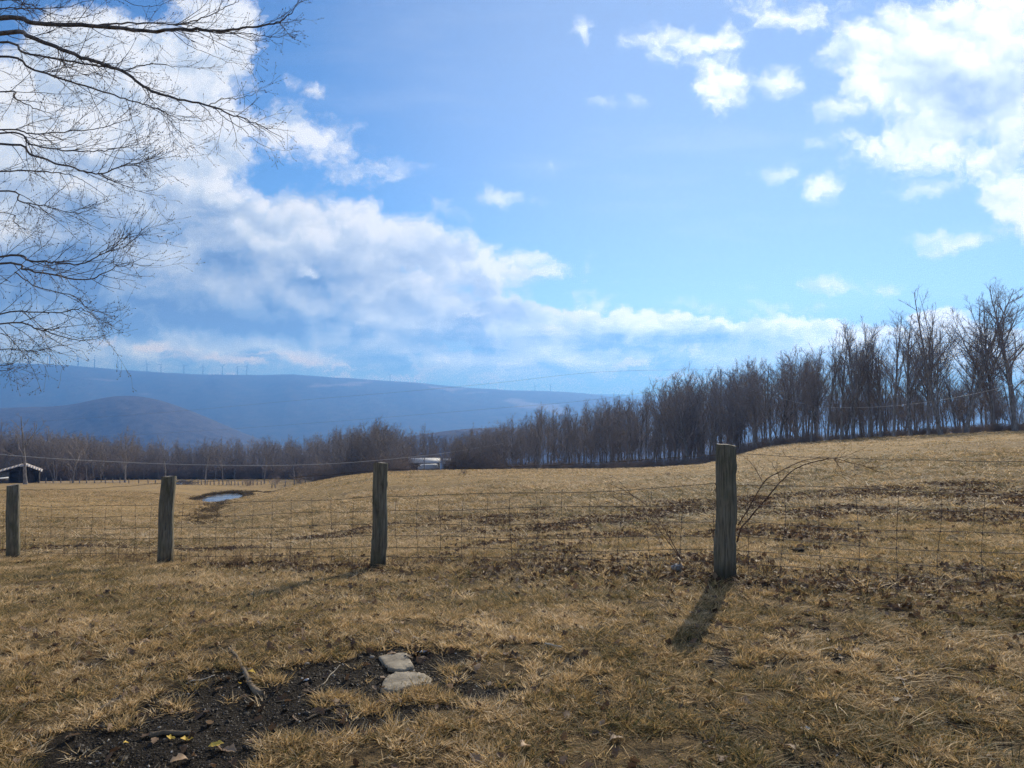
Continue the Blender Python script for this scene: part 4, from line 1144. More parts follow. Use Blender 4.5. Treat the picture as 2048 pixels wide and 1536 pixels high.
# ------------------------------------------------------------------ farm buildings, poles and cables, far fence, wind turbines
GREYWOOD = mat('grey_boards', lambda T: (lambda g: princ(T, T.ramp(T.noise(T.vm('MULTIPLY', g, (6, 6, .4)), 3.0, 5, .65).outputs[0], [(.3, (.07,.065,.06)), (.7, (.24,.225,.20))]), .9))(T.add('ShaderNodeTexCoord').outputs['Object']))
RUSTY = mat('rusty_roofing', lambda T: (lambda g: princ(T, T.ramp(T.noise(T.vm('MULTIPLY', g, (1, 1, 1)), .55, 6, .7).outputs[0], [(.40, (.42,.40,.38)), (.54, (.36,.30,.26)), (.68, (.26,.15,.10))]), .6, metal=.2))(T.add('ShaderNodeTexCoord').outputs['Object']))
DARKIN = simple('dark_boards', (.075,.068,.06), .95)
WHITEP = simple('white_sheet', (.50,.51,.52), .65, var=.18, scale=.8)
TAR = simple('dark_skirting', (.16,.15,.14), .9)
GLASS = simple('window_glass', (.03,.04,.05), .15, spec=.6)
def wall_quad(b, pts, thick, nrm):
    """a wall or roof slab from a planar outline"""
    n = len(pts); pts = np.array(pts); off = np.array(nrm)*thick
    v = np.vstack([pts, pts+off])
    q = [(i, (i+1) % n, n+(i+1) % n, n+i) for i in range(n)]
    if n == 4: b.faces(v, quads=q+[(3,2,1,0),(4,5,6,7)])
    else: b.faces(v, quads=q, tris=[(0,i+1,i) for i in range(1,n-1)]+[(n,n+i,n+i+1) for i in range(1,n-1)])
def barn():
    dep = 196.0; pk = at_px(50, dep); o = empty('old_barn', tuple(pk), R(31)); k = dep/F*.83
    tag(o, 'weathered grey barn with rusty metal roof and open dark bays at the left edge', 'barn')
    xl, xr = -118*k, 34*k; hp = (966-930)*dep/F; hl = 1.0; hr = (966-944)*dep/F; D = 7.0
    g0 = lambda x: -1.2
    for (x0, x1, y) in ((xl+.4, -6.5, .02), (xl+.4, xr-.4, D-.2)):
        n = int((x1-x0)/.62)
        w = MB()
        for i in range(n):
            a, c = x0+(x1-x0)*i/n, x0+(x1-x0)*(i+1)/n; m = (a+c)/2
            top = (hp+(hl-hp)*m/xl if m < 0 else hp+(hr-hp)*m/xr)-.25
            b = MB(); b.box((m, y+.01*(i % 3), (top-1.2)/2), (c-a-.03, .05, top+1.2)); b.obj('wall_board', GREYWOOD, o)
    # front boards stop short; the right bays are open between posts
    for (x0, x1) in ((-6.5, -3.3),):
        b = MB(); b.box(((x0+x1)/2, .0, 1.1), (x1-x0, .06, 4.2)); b.obj('door', GREYWOOD, o)
    for x in (-3.2, -1.0, 1.3, xr-.4):
        top = (hp+(hl-hp)*x/xl if x < 0 else hp+(hr-hp)*x/xr)-.25
        b = MB(); b.box((x, .1, (top-1.2)/2), (.22, .22, top+1.2)); b.obj('post', DARKIN, o)
    b = MB(); b.box((xr-.4, D*.75, (hr-1.5)/2), (.1, D*.5, hr+1.0)); b.obj('side_wall', DARKIN, o)
    b = MB(); b.box((-1.0, D*.55, .9), (6.5, .1, 4.0)); b.obj('partition', DARKIN, o)
    for nm, xa, za, xb, zb in (('roof', 0, hp, xr+.3, hr-.1), ('roof', 0, hp, xl-.3, hl-.1)):
        n = 7 if xb > 0 else 16
        for i in range(n):
            a = i/n; c = (i+1)/n
            x0, z0, x1, z1 = xa+(xb-xa)*a, za+(zb-za)*a, xa+(xb-xa)*c, za+(zb-za)*c
            b = MB(); dz = .02*(i % 2)
            wall_quad(b, [(x0,-.7,z0+dz),(x1,-.7,z1+dz),(x1,D+.6,z1+dz),(x0,D+.6,z0+dz)], .07, (0,0,1)); b.obj('roof_sheet', RUSTY, o)
    b = MB(); b.box((-.1, -.74, hp-.12), (1.5, .05, .5)); b.obj('ridge_cap', WHITEP, o)
barn()
def long_house(px0, px1, roof_y, base_y, dep, label, D=4.2, nm='mobile_home', cat='house', windows=4):
    k = dep/F; w = (px1-px0)*k; g = at_px((px0+px1)/2, dep); o = empty(nm, (g.x, dep, g.z), R(2)); tag(o, label, cat)
    top = EYE+(HOR-roof_y)*k-g.z
    b = MB(); b.box((0, D/2, (top-.9-.4)/2), (w, D, top-.9+.4)); b.obj('wall', TAR, o)
    b = MB()
    prof = [(-.25, top-.95), (D/2, top), (D+.25, top-.95)]
    v = []
    for x in (-w/2-.2, w/2+.2):
        for (y, z) in prof: v.append((x, y, z))
        for (y, z) in prof[::-1]: v.append((x, y, z-.12))
    q = [(i, (i+1) % 6, 6+(i+1) % 6, 6+i) for i in range(6)]
    b.faces(v, quads=q+[(0,5,4,1),(1,4,3,2),(6,7,10,11),(7,8,9,10)]); b.obj('roof', WHITEP, o)
    for i in range(windows):
        x = -w/2+w*(i+.5)/windows
        b = MB(); b.box((x, -.03, top-1.7), (.9, .06, .7)); f = b.obj('window', WHITEP, o)
        b = MB(); b.box((x, -.07, top-1.7), (.74, .03, .55)); b.obj('pane', GLASS, f)
    return o
long_house(818, 878, 917, 945, 166, 'long low house with white metal roof glimpsed through the trees')
long_house(887, 905, 918, 944, 168, 'small shed with pale roof right of the long white roofed house', D=3.0, nm='shed', cat='shed', windows=1)
def van():
    dep = 158; g = at_px(857, dep); o = empty('parked_van', tuple(g), R(20)); tag(o, 'small white van parked in front of the long white roofed house', 'van')
    H0 = EYE+(HOR-936)*dep/F-g.z
    if H0 > 1.0: o.location.z += 0.0
    b = MB()
    prof = [(-2.2,.45),(-2.2,1.3),(-1.5,1.95),(1.9,2.0),(2.15,1.2),(2.2,.45)]
    v = [(x,-.85,z) for x,z in prof]+[(x,.85,z) for x,z in prof]
    b.faces(v, quads=[(i,(i+1)%6,6+(i+1)%6,6+i) for i in range(6)]+[(0,5,2,1),(5,4,3,2),(6,7,8,11),(8,9,10,11)]); b.obj('body', WHITEP, o)
    b = MB(); b.box((-1.87,0,1.62), (.06,1.5,.5), Matrix.Rotation(R(-42),3,'Y')); b.obj('windscreen', GLASS, o)
    for x in (-1.4,1.4):
        for y in (-.82,.82):
            b = MB(); b.tube([(x,y-.1,.35),(x,y+.1,.35)], .35, 14); b.obj('wheel', DARKIN, o)
van()
def trailer():
    dep = 188; g = at_px(-2, dep); o = empty('utility_trailer', tuple(g), R(34)); tag(o, 'low dark trailer with a white cover at the far left edge below the barn', 'trailer')
    b = MB(); b.box((0,0,.75), (4.4,1.9,.5)); b.obj('bed', DARKIN, o)
    b = MB(); v = [(-2.3,-1,1.02),(2.3,-1,1.32),(2.3,1,1.42),(-2.3,1,1.12)]; wall_quad(b, v, .08, (0,0,1)); b.obj('cover', WHITEP, o)
    for y in (-1,1):
        b = MB(); b.tube([(0.3,y-.1,.33),(0.3,y+.1,.33)], .33, 14); b.obj('wheel', DARKIN, o)
trailer()
# lane in front of the wood
def ribbon(name, cols, w, m, lift=.03):
    v = []; 
    for (px, dep) in cols:
        for s in (-w/2, 0, w/2):
            p = at_px(px, dep+s); v.append((p.x, p.y, p.z+lift))
    n = len(cols); q = [(3*i+j, 3*i+3+j, 3*i+4+j, 3*i+1+j) for i in range(n-1) for j in (0,1)]
    return tag(link(name, np_mesh(name, v, np.array(q)), None, m), kind='structure')
LANE = simple('gravel_lane', (.30,.29,.29), .85, var=.2, scale=.6)
ribbon('lane', [(px, 209+2.0*math.sin(px*.01)+(0 if px < 150 else (px-150)*.05)) for px in range(-500, 262, 12)], 6.0, LANE, .05)

# brush pile with pale rubble
def brush_pile():
    dep = 190; g = at_px(368, dep); o = empty('brush_pile', tuple(g)); tag(o, 'heap of cut branches and pale rubble left of the pond', 'brush pile')
    rs = RS(3); b = MB()
    for k in range(150):
        x = rs.normal()*1.5; h = max(.1, 1.25-abs(x)*.4)*rs.uniform(.1,1); a = rs.uniform(0,6.28)
        p, r = grow(rs, (x, rs.normal()*.8, h), (math.cos(a)*1.0, math.sin(a)*.6, rs.uniform(-.15,.3)), rs.uniform(.8,2.6), .05, .02, 4, .15, -.02); b.tube(p, r, 4, cap=False)
    t = b.obj('branches', BARK, o); t['kind'] = 'stuff'
    for k in range(5):
        b = MB(); c = (rs.uniform(-1.6,1.2), -1.0+rs.normal()*.3, .25+rs.uniform(0,.3)); s = rs.uniform(.3,.6)
        b.box(c, (s*1.4, s, s*.7), Euler(rs.uniform(-.4,.4,3)).to_matrix()); b.obj('rubble_piece', WHITEP if k < 3 else GREYWOOD, o)
brush_pile()

# old fence on the far side of the field
def far_fence(name, label, cols, wires=(.5, .95), seed=1):
    rs = np.random.default_rng(seed); pts = [at_px(px, dep) for px, dep in cols]
    o = empty(name, tuple(pts[0])); tag(o, label, 'fence'); b0 = np.array(pts[0]); tops = []
    for p in pts:
        h = rs.uniform(1.0,1.55); b = MB(); l = rs.normal(size=2)*.09
        b.tube([np.array(p)-b0-(0,0,.2), np.array(p)-b0+(l[0]*.5,l[1]*.5,h*.5), np.array(p)-b0+(l[0],l[1],h)], [.13,.12,.10], 6); b.obj('post', BARK, o)
    for w in wires:
        b = MB(); b.tube([np.array(p)-b0+(0,0,w) for p in pts], .015, 3, cap=False); b.obj('wire', WIRE, o)
rs_ = np.random.default_rng(17)
far_fence('far_field_fence', 'old leaning post fence along the far edge of the field beyond the pond', [(x+rs_.uniform(-3,3), 196+.5*math.sin(x)+rs_.uniform(-1,1)) for x in range(92, 400, 17)]+[(x+rs_.uniform(-3,3), 194+rs_.uniform(-1,1)) for x in range(404, 530, 7)], seed=4)
far_fence('pasture_fence', 'short run of low fence posts in the hollow right of the pond', [(545,168),(552,168),(571,167),(590,166),(603,165),(612,164),(626,160)], seed=6)

# poles and cables
POLE = simple('utility_pole_wood', (.22,.19,.16), .9, var=.3, scale=3)
CABLE = simple('bright_cable', (.62,.62,.60), .35, .3, .05)
CABLE2 = simple('dull_cable', (.16,.16,.17), .6, .2, .05)
def pole(px, dep, top, label, arms=False):
    g = at_px(px, dep); H = EYE+(HOR-top)*dep/F-g.z
    o = empty('utility_pole', tuple(g)); tag(o, label, 'utility pole', 'utility poles')
    b = MB(); b.tube([(0,0,-.5),(0,0,H*.5),(0,0,H)], [.17,.14,.11], 10); b.obj('shaft', POLE, o)
    b = MB(); b.tube([(0,-.12,H-.3),(0,-.12,H-.05)], [.06,.05], 8); b.obj('insulator', GLASS, o)
    if arms: b = MB(); b.box((0,-.16,H-.6), (2.0,.1,.12)); b.obj('crossarm', POLE, o)
    return (px, top, dep)
pole(1008, 150, 885, 'slim utility pole at the edge of the wood where the bright cable ends')
pole(1442, 132, 738, 'utility pole hidden among the dense trees right of centre')
def cable(pts, r, m, label, name='overhead_cable'):
    q = spline([np.array(P(*p)) for p in pts], 8); o0 = q[0].copy()
    b = MB(); b.tube(q-o0, r, 5, cap=False); o = b.obj(name, m); o.location = o0; tag(o, label, 'cable', 'overhead cables')
cable([(-420,860,105),(-180,892,110),(65,914,114),(220,923,119),(375,929,124),(545,931,129),(700,925,134),(850,911,140),(930,900,145),(1008,886.5,150)], .034, CABLE, 'bright cable sagging across the left wood to the slim pole')
cable([(-400,858,250),(0,846,215),(300,827,190),(580,802,168),(800,784,150),(1000,765,135),(1200,744,122),(1442,739,132)], .015, CABLE2, 'upper thin wire slanting across the sky down to the left valley')
cable([(-400,884,250),(0,880,215),(300,868,190),(640,845,165),(840,829,148),(975,818,138),(1198,798,122),(1442,760,132)], .014, CABLE2, 'lower thin wire crossing in front of the blue mountain')
cable([(1442,762,132),(1600,806,105),(1700,815,93),(1805,810,87),(1900,797,82),(2005,775,78),(2200,728,72)], .020, CABLE, 'bright cable rising to the right edge in front of the tall trees')

# wind turbines on the ridge
TURB = simple('turbine_backlit_dark', (.06,.06,.065), .5, var=.02)  # base colour darkened to stand in for backlit shade against the pale sky
_tb = {}
def turbine_parts():
    b = MB(); b.tube([(0,0,-12),(0,0,40),(0,0,80)], [4.4,3.6,2.8], 10); _tb['tower'] = b.mesh('tower', True)
    b = MB(); b.box((0,2,81.5), (3.6,9,3.8)); _tb['nacelle'] = b.mesh('nacelle')
    b = MB(); b.tube([(0,-2.5,81.5),(0,-5,81.5)], [2.0,.8], 10); _tb['hub'] = b.mesh('hub')
    v = []
    for t in np.linspace(0,1,6):
        c = 4.6*(1-t*.75)*(1 if t > .05 else .6); v += [(-c/2,.25,2+t*38),(c/2,.25,2+t*38),(c/2,-.25,2+t*38),(-c/2,-.25,2+t*38)]
    q = [(4*i+j, 4*i+(j+1)%4, 4*i+4+(j+1)%4, 4*i+4+j) for i in range(5) for j in range(4)]+[(20,21,22,23),(3,2,1,0)]
    _tb['blade'] = np_mesh('blade', v, np.array(q))
    for m_ in _tb.values(): m_.materials.append(TURB)
turbine_parts()
rp = [(-1800,735),(-900,722),(-300,728),(0,730),(60,728),(150,732),(190,736),(250,742),(330,747),(400,750),(470,750),(540,749),(600,752),(680,754),(730,762),(780,760),(830,766),(900,772),(960,778),(1030,783),(1070,782),(1110,780),(1200,790)]
TL = [(55,'leftmost wind turbine on the ridge, next to the overhanging twigs'),(98,'second wind turbine from the left on the ridge'),(155,'wind turbine above the upper pale clearing on the mountain'),(188,'wind turbine at the step of the ridge right of the pale clearing'),
      (235,'wind turbine above the left flank of the near wooded hill'),(293,'wind turbine straight above the rounded top of the near wooded hill'),(321,'wind turbine just right of the near wooded hilltop'),(367,'wind turbine above the right slope of the near wooded hill'),
      (405,'first of the four wind turbines left of the flat ridge centre'),(444,'second of the four wind turbines left of the flat ridge centre'),(474,'wind turbine standing close left of the last one in the row'),(493,'last wind turbine of the long row, rightmost before the gap'),
      (780,'single distant wind turbine on the knoll right of the middle fence post'),(1070,'left of the two faint wind turbines near the right end of the ridge'),(1101,'right of the two faint wind turbines near the right end of the ridge')]
for i, (px, lab) in enumerate(TL):
    dep = 8600 if px < 600 else 9800; py = np.interp(px, [a for a,b in rp], [b for a,b in rp])
    x = (px-1024)/F*8600; z = EYE+(HOR-py)/F*8600
    s = 1.28 if px < 600 else .8
    o = empty('wind_turbine', (x, 8600+5, z-3), (i*1.7) % 1.0-.5, s); tag(o, lab, 'wind turbine', 'wind turbines along the ridge')
    for nm in ('tower','nacelle','hub'): link(nm, _tb[nm], o)
    for k in range(3):
        bl = link('blade', _tb['blade'], o); bl.location = (0,-4,81.5); bl.rotation_euler = (0, i*.8+k*2.094, 0)
# ------------------------------------------------------------------ grass, leaves, soil crumbs
grs = np.random.default_rng(2024)
def m_grass(T, ramp, trans=.45, inst=True):
    t = T.add('ShaderNodeAttribute', attribute_name='tint', attribute_type='INSTANCER').outputs['Fac']
    s = T.add('ShaderNodeAttribute', attribute_name='shade', attribute_type='GEOMETRY').outputs['Fac']
    v = T.m('ADD', T.m('MULTIPLY', s, .55), T.m('MULTIPLY', t, .45))
    c = T.ramp(v, ramp)
    d = T.add('ShaderNodeBsdfPrincipled', {'Base Color': c, 'Roughness': .65, 'Specular IOR Level': .25}).outputs[0]
    tr = T.add('ShaderNodeBsdfTranslucent', {'Color': c}).outputs[0]
    return T.add('ShaderNodeMixShader', {0: trans, 1: d, 2: tr}).outputs[0]
GR = [(.05,(.045,.052,.020)),(.20,(.13,.125,.045)),(.36,(.28,.195,.080)),(.54,(.50,.338,.150)),(.74,(.74,.54,.29)),(.92,(.88,.72,.48))]
GRASS = mat('dry_grass', lambda T: m_grass(T, GR))
LEAFM = mat('dead_leaf', lambda T: m_grass(T, [(.1,(.028,.018,.012)),(.4,(.09,.055,.034)),(.7,(.20,.125,.075)),(.95,(.42,.30,.20))], .25))
STALK = mat('weed_stalk', lambda T: m_grass(T, [(.1,(.06,.030,.018)),(.6,(.17,.095,.055)),(.95,(.42,.30,.18))], .1))
def tuft(seed, nb, rad, hmin, hmax, w, lean, comb=None, curl=.5):
    rs = np.random.default_rng(seed); V = []; Q = []; Tt = []; sh = []
    for k in range(nb):
        a = rs.uniform(0,6.28); r = rad*math.sqrt(rs.uniform()); x, y = r*math.cos(a), r*math.sin(a)
        h = rs.uniform(hmin, hmax); ld = a+rs.normal()*.9; l = lean*rs.uniform(.3,1.5)
        dx, dy = math.cos(ld)*l, math.sin(ld)*l
        if comb is not None: dx += comb[0]*rs.uniform(.6,1.3); dy += comb[1]*rs.uniform(.6,1.3)
        fa = rs.uniform(0,6.28); px, py = math.cos(fa)*w*rs.uniform(.6,1.3), math.sin(fa)*w*rs.uniform(.6,1.3); s = rs.uniform()
        b = len(V); c = curl*rs.uniform(.4,1.6)
        for t, ww in ((0,1.0),(.4,.9),(.75,.6)):
            zz = h*(t-c*.35*t*t); ox, oy = x+dx*h*(t*.6+c*t*t), y+dy*h*(t*.6+c*t*t)
            V.append((ox-px*ww/2, oy-py*ww/2, zz-.004)); V.append((ox+px*ww/2, oy+py*ww/2, zz-.004)); sh += [s,s]
        t = 1.0; V.append((x+dx*h*(.6+c), y+dy*h*(.6+c), max(h*(1-c*.42), .002))); sh.append(s)
        Q += [(b,b+1,b+3,b+2),(b+2,b+3,b+5,b+4)]; Tt.append((b+4,b+5,b+6))
    return np_mesh('tuft', V, [np.array(Q), np.array(Tt)], True, {'shade': sh})
def kinds(name, meshes, m):
    c = bpy.data.collections.new(name)
    for i, me in enumerate(meshes):
        me.materials.append(m); c.objects.link(bpy.data.objects.new('%s_%02d' % (name, i), me))
    return c
short = [tuft(100+i, 22, .055, .014, .045, .0052, 1.2, curl=.7) for i in range(6)]
longg = [tuft(120+i, 18, .07, .04, .085, .0048, .8, comb=(1.0, -.45), curl=.9) for i in range(4)]
clump = [tuft(140+i, 36, .040, .025, .065, .0046, 1.0, curl=.5) for i in range(3)]
coarse = [tuft(160+i, 16, .085, .02, .06, .0100, 1.6, curl=.8) for i in range(5)]
wide = [tuft(180+i, 16, .18, .03, .10, .026, 1.6, curl=.8) for i in range(4)]
C_near = kinds('a_tuft', short+longg+clump, GRASS)
C_mid = kinds('b_tuft', coarse, GRASS)
C_far = kinds('c_tuft', wide, GRASS)
def sample(d0, d1, n, wmax=.74):
    d = np.sqrt(grs.uniform(d0*d0, d1*d1, n)); x = grs.uniform(-wmax, wmax, n)*d
    return x, d
def combed(x, y):
    """0..1: how much the lawn lies combed over, mostly to the right"""
    return sstep(x/np.maximum(y,1) + 0.9*(fbm(x*.8, y*.8, 3, 51)-.5), .05, .42)*sstep(-fence_d(x,y), -1.0, .2)
def litter_mask(x, y):
    fd = fence_d(x, y)
    a = fence_litter(x, y, fd)
    b = field_litter(x, y, fd)
    return np.maximum(a, b)
def near_stone(x, y):
    m = np.zeros(len(x), bool)
    for (px, py, rx, ry) in ((794,1328,40,22),(812,1371,56,22)):
        d = EYE/((py-HOR)/F); cx = (px-1024)/F*d
        dy = abs(EYE/((py-ry-HOR)/F)-d); m |= ((x-cx)/(rx/F*d))**2+((y-d)/dy)**2 < 1.1
    return m
def lay(name, x, y, coll, var, s, tint, label, tilt=.12, rz=None, up=-.004):
    z = ground_z(x, y)+up; n = len(x)
    rot = np.stack([grs.normal(size=n)*tilt, grs.normal(size=n)*tilt, grs.uniform(0,6.283,n) if rz is None else rz], 1)
    sc = np.stack([s, s, s*grs.uniform(.42,1.0,n)], 1)
    return instancer(name, np.stack([x,y,z],1), rot, sc, var, coll, tint, label)
def lawn_tint(x, y):
    g = fbm(x*1.1, y*1.1, 4, 61, .6); g2 = fbm(x*5.0, y*5.0, 3, 62, .6)
    right = sstep(x/np.maximum(y,1), -.05, .5)
    return np.clip(.50 + 1.2*(g-.5) + 1.3*(g2-.5) - .16*right + grs.normal(size=len(x))*.22, 0, 1)
# lawn this side of the fence and a little beyond
x, y = sample(2.6, 6.4, 27000); keep = (grs.uniform(size=len(x)) > soil_mask(x,y)*1.02-.035) & (fbm(x*6, y*6, 3, 66) > .45+.10*grs.normal(size=len(x)))
keep &= ~near_stone(x, y); x, y = x[keep], y[keep]; cm = combed(x, y); isl = grs.uniform(size=len(x)) < cm*.14
sm = soil_mask(x, y)
var = np.where(isl, grs.integers(6+0, 10, len(x)), np.where((grs.uniform(size=len(x)) < .12)|(sm > .05), grs.integers(10, 13, len(x)), grs.integers(0, 6, len(x))))
rz = np.where(isl, grs.normal(size=len(x))*.8, grs.uniform(0, 6.28, len(x)))
lay('lawn_grass', x, y, C_near, var, grs.uniform(.75,1.25,len(x)), lawn_tint(x,y), 'dry tan and green lawn grass in the foreground', rz=rz)
x, y = sample(6.2, 13.5, 44000); fd = fence_d(x, y); keep = ((fbm(x*4, y*4, 3, 67) > .43+.09*grs.normal(size=len(x)))) & (grs.uniform(size=len(x)) > .93*litter_mask(x,y))
x, y, fd = x[keep], y[keep], fd[keep]; cm = combed(x, y); band = np.exp(-((fd-.1)/.35)**2)
isl = (grs.uniform(size=len(x)) < cm*.18) | (grs.uniform(size=len(x)) < band*.35)
var = np.where(isl, grs.integers(6, 10, len(x)), np.where(grs.uniform(size=len(x)) < .15, grs.integers(10,13,len(x)), grs.integers(0,6,len(x))))
rz = np.where(isl, grs.normal(size=len(x))*.8, grs.uniform(0, 6.28, len(x)))
tn = lawn_tint(x,y) + .08*sstep(fd, 0, 2)
lay('fence_side_grass', x, y, C_near, var, grs.uniform(.95,1.6,len(x))*(1+.25*band), np.clip(tn,0,1), 'matted dry grass along the wire fence', rz=rz)
# field beyond
def field_tint(x, y):
    g = fbm(x*.25, y*.4, 4, 63, .6); g2 = fbm(x*1.4, y*2.2, 3, 64, .6)
    return np.clip(.61 + 1.1*(g-.5) + 1.1*(g2-.5) - .16*sstep(x/np.maximum(y,1), -.1, .35)*sstep(-y, -60, -20) + grs.normal(size=len(x))*.2, 0, 1)
x, y = sample(12.5, 34, 52000, .76); keep = (fbm(x*1.6, y*2.2, 3, 68, .6) > .45+.09*grs.normal(size=len(x))) & (grs.uniform(size=len(x)) > .80*litter_mask(x,y)); x, y = x[keep], y[keep]
lay('near_field_grass', x, y, C_mid, grs.integers(0,5,len(x)), grs.uniform(.8,1.7,len(x))*np.interp(y,[12,34],[1,1.8]), field_tint(x,y), 'short grazed dry grass of the near field')
x, y = sample(32, 125, 60000, .80); ok = (pond_r(x,y) > 1.25) & (fbm(x*.7, y*1.0, 3, 69, .6) > .42+.08*grs.normal(size=len(x))); x, y = x[ok], y[ok]
lay('far_field_grass', x, y, C_far, grs.integers(0,4,len(x)), grs.uniform(.6,1.3,len(x))*np.interp(y,[32,125],[.9,2.0]), field_tint(x,y), 'dry grass tufts across the far field')
# darker tussocks: pond shore and gully
t = grs.uniform(0, 1, 520); yy = 28+86*t**.8; xx = np.interp(yy, GUL_Y, GUL_X)+grs.normal(size=520)*.75
k = fbm(xx*.3, yy*.3, 3, 21) > .42; xx, yy = xx[k], yy[k]
a = grs.uniform(0, 6.283, 520); rr_ = grs.uniform(1.05, 1.5, 520); bx = 3.1*rr_*np.cos(a); by = 6.2*rr_*np.sin(a)
px_ = POND.x+bx*_C-by*_S; py_ = POND.y+bx*_S+by*_C; far_side = (by > -1.5) | (bx < -2); px_, py_ = px_[far_side], py_[far_side]
ex = grs.uniform(-48, -37, 120); ey = 132+grs.normal(size=120)*1.5
xx = np.concatenate([xx, px_, ex]); yy = np.concatenate([yy, py_, ey])
TUSS = mat('tussock', lambda T: m_grass(T, [(.1,(.035,.028,.014)),(.5,(.10,.072,.036)),(.9,(.24,.165,.085))], .3))
C_tus = kinds('d_tuft', [tuft(200+i, 34, .22, .18, .48, .03, .7, curl=.3) for i in range(4)], TUSS)
lay('tussocks', xx, yy, C_tus, grs.integers(0,4,len(xx)), grs.uniform(.5,1.2,len(xx))*np.interp(yy,[28,110],[.55,1.15]), grs.uniform(0,1,len(xx)), 'dark brown rushes and tussocks round the pond and down the gully')
# dead leaves
def leaf_mesh(seed):
    rs = np.random.default_rng(seed); n = 7; V = []; 
    for i in range(n):
        t = i/(n-1); w = .017*math.sin(math.pi*min(t*.95+.04,1))**.8*(1+.35*math.sin(i*2.4+seed)); z = .012*math.sin(t*3.1+seed)*rs.uniform(.5,1.2)
        cu = rs.uniform(.3,1)*.014
        V += [(-.03+.06*t, -w, z+cu*(w/.017)), (-.03+.06*t, 0, z), (-.03+.06*t, w, z+cu*(w/.017)*.7)]
    Q = [(3*i+j, 3*i+3+j, 3*i+4+j, 3*i+1+j) for i in range(n-1) for j in (0,1)]
    return np_mesh('leaf', V, np.array(Q), True, {'shade': rs.uniform(0,1)*np.ones(len(V))})
C_leaf = kinds('e_leaf', [leaf_mesh(300+i) for i in range(6)], LEAFM)
x, y = sample(4.5, 20, 90000); fd = fence_d(x, y)
pr_ = np.minimum(litter_mask(x,y), 1)*.9+.02
k = grs.uniform(size=len(x)) < pr_*.8; x, y = x[k], y[k]
lay('dead_leaves', x, y, C_leaf, grs.integers(0,6,len(x)), grs.uniform(.8,1.6,len(x)), grs.uniform(0,.85,len(x)), 'brown dead leaves blown against the fence line', tilt=.7, up=.012)
x, y = sample(2.8, 8, 1500); lay('scattered_leaves', x, y, C_leaf, grs.integers(0,6,len(x)), grs.uniform(.5,1.2,len(x)), grs.uniform(.2,1,len(x)), 'single brown leaves lying in the lawn', tilt=.5, up=.014)
# weed stalks along the fence
def stalk(seed):
    rs = RS(seed); b = MB()
    for k in range(rs.integers(2,5)):
        p, r = grow(rs, (rs.normal()*.02, rs.normal()*.02, -.01), (rs.normal()*.2, rs.normal()*.2, 1), rs.uniform(.12,.38), .0022, .001, 5, .12, 0); b.tube(p, r, 3, cap=False)
        for j in range(rs.integers(1,5)):
            q, d, r2 = at_t(p, r, rs.uniform(.3,1)); p2, r3 = grow(rs, q, d+perp(d,rs)*.8, rs.uniform(.03,.10), .0013, .0008, 2, .2, 0); b.tube(p2, r3, 3, cap=False)
    me = b.mesh('stalk'); at = me.attributes.new('shade','FLOAT','POINT'); at.data.foreach_set('value', np.full(len(me.vertices), .5, dtype=np.float32)); return me
C_st = kinds('f_stalk', [stalk(400+i) for i in range(7)], STALK)
n = 620; xs = grs.uniform(-9, 5.5, n); ys = np.interp(xs, _fx, _fy)+np.abs(grs.normal(size=n))*.35+grs.normal(size=n)*.06
k = (fbm(xs*1.0, ys*1.0, 2, 91) > .42); xs, ys = xs[k], ys[k]
lay('weed_stalks', xs, ys, C_st, grs.integers(0,7,len(xs)), grs.uniform(.6,1.25,len(xs)), grs.uniform(0,1,len(xs)), 'thin dry weed stalks standing along the fence')
x, y = sample(9.5, 26, 420); lay('field_weeds', x, y, C_st, grs.integers(0,7,len(x)), grs.uniform(.4,.9,len(x)), grs.uniform(0,1,len(x)), 'sparse dry weeds in the near field')
# crumbs and pebbles on the bare soil
def pebble(seed, flat=.6, n1=7, n2=5, rough=.25):
    rs = np.random.default_rng(seed); V = [(0,0,-flat)]
    for i in range(1, n2):
        ph = math.pi*i/n2
        for j in range(n1):
            a = 2*math.pi*j/n1; r = 1+rs.uniform(-rough, rough); V.append((r*math.sin(ph)*math.cos(a), r*math.sin(ph)*math.sin(a), -flat*math.cos(ph)*r))
    V.append((0,0,flat)); Q = [(1+(i*n1)+j, 1+i*n1+(j+1)%n1, 1+(i+1)*n1+(j+1)%n1, 1+(i+1)*n1+j) for i in range(n2-2) for j in range(n1)]
    Tt = [(0, 1+(j+1)%n1, 1+j) for j in range(n1)]+[(len(V)-1, len(V)-1-n1+j, len(V)-1-n1+(j+1)%n1) for j in range(n1)]
    return np_mesh('pebble', V, [np.array(Q), np.array(Tt)], False, {'shade': np.full(len(V), rs.uniform())})
CRUMB = mat('soil_crumb', lambda T: m_grass(T, [(.1,(.008,.0065,.005)),(.6,(.030,.024,.018)),(.86,(.085,.070,.055)),(.97,(.40,.37,.32))], .0))
C_peb = kinds('g_pebble', [pebble(500+i) for i in range(6)], CRUMB)
x, y = sample(2.7, 5.6, 60000, .6); k = soil_mask(x, y) > .30; x, y = x[k], y[k]
tn = grs.uniform(0, .7, len(x)); tn = np.where(grs.uniform(size=len(x)) < .035, 1.6, tn)
ss = grs.uniform(.003, .011, len(x))*np.where(grs.uniform(size=len(x)) < .02, 2.0, 1)
lay('soil_crumbs', x, y, C_peb, grs.integers(0,6,len(x)), ss, tn, 'dark crumbs and small pale stones on the bare soil', tilt=1.0)
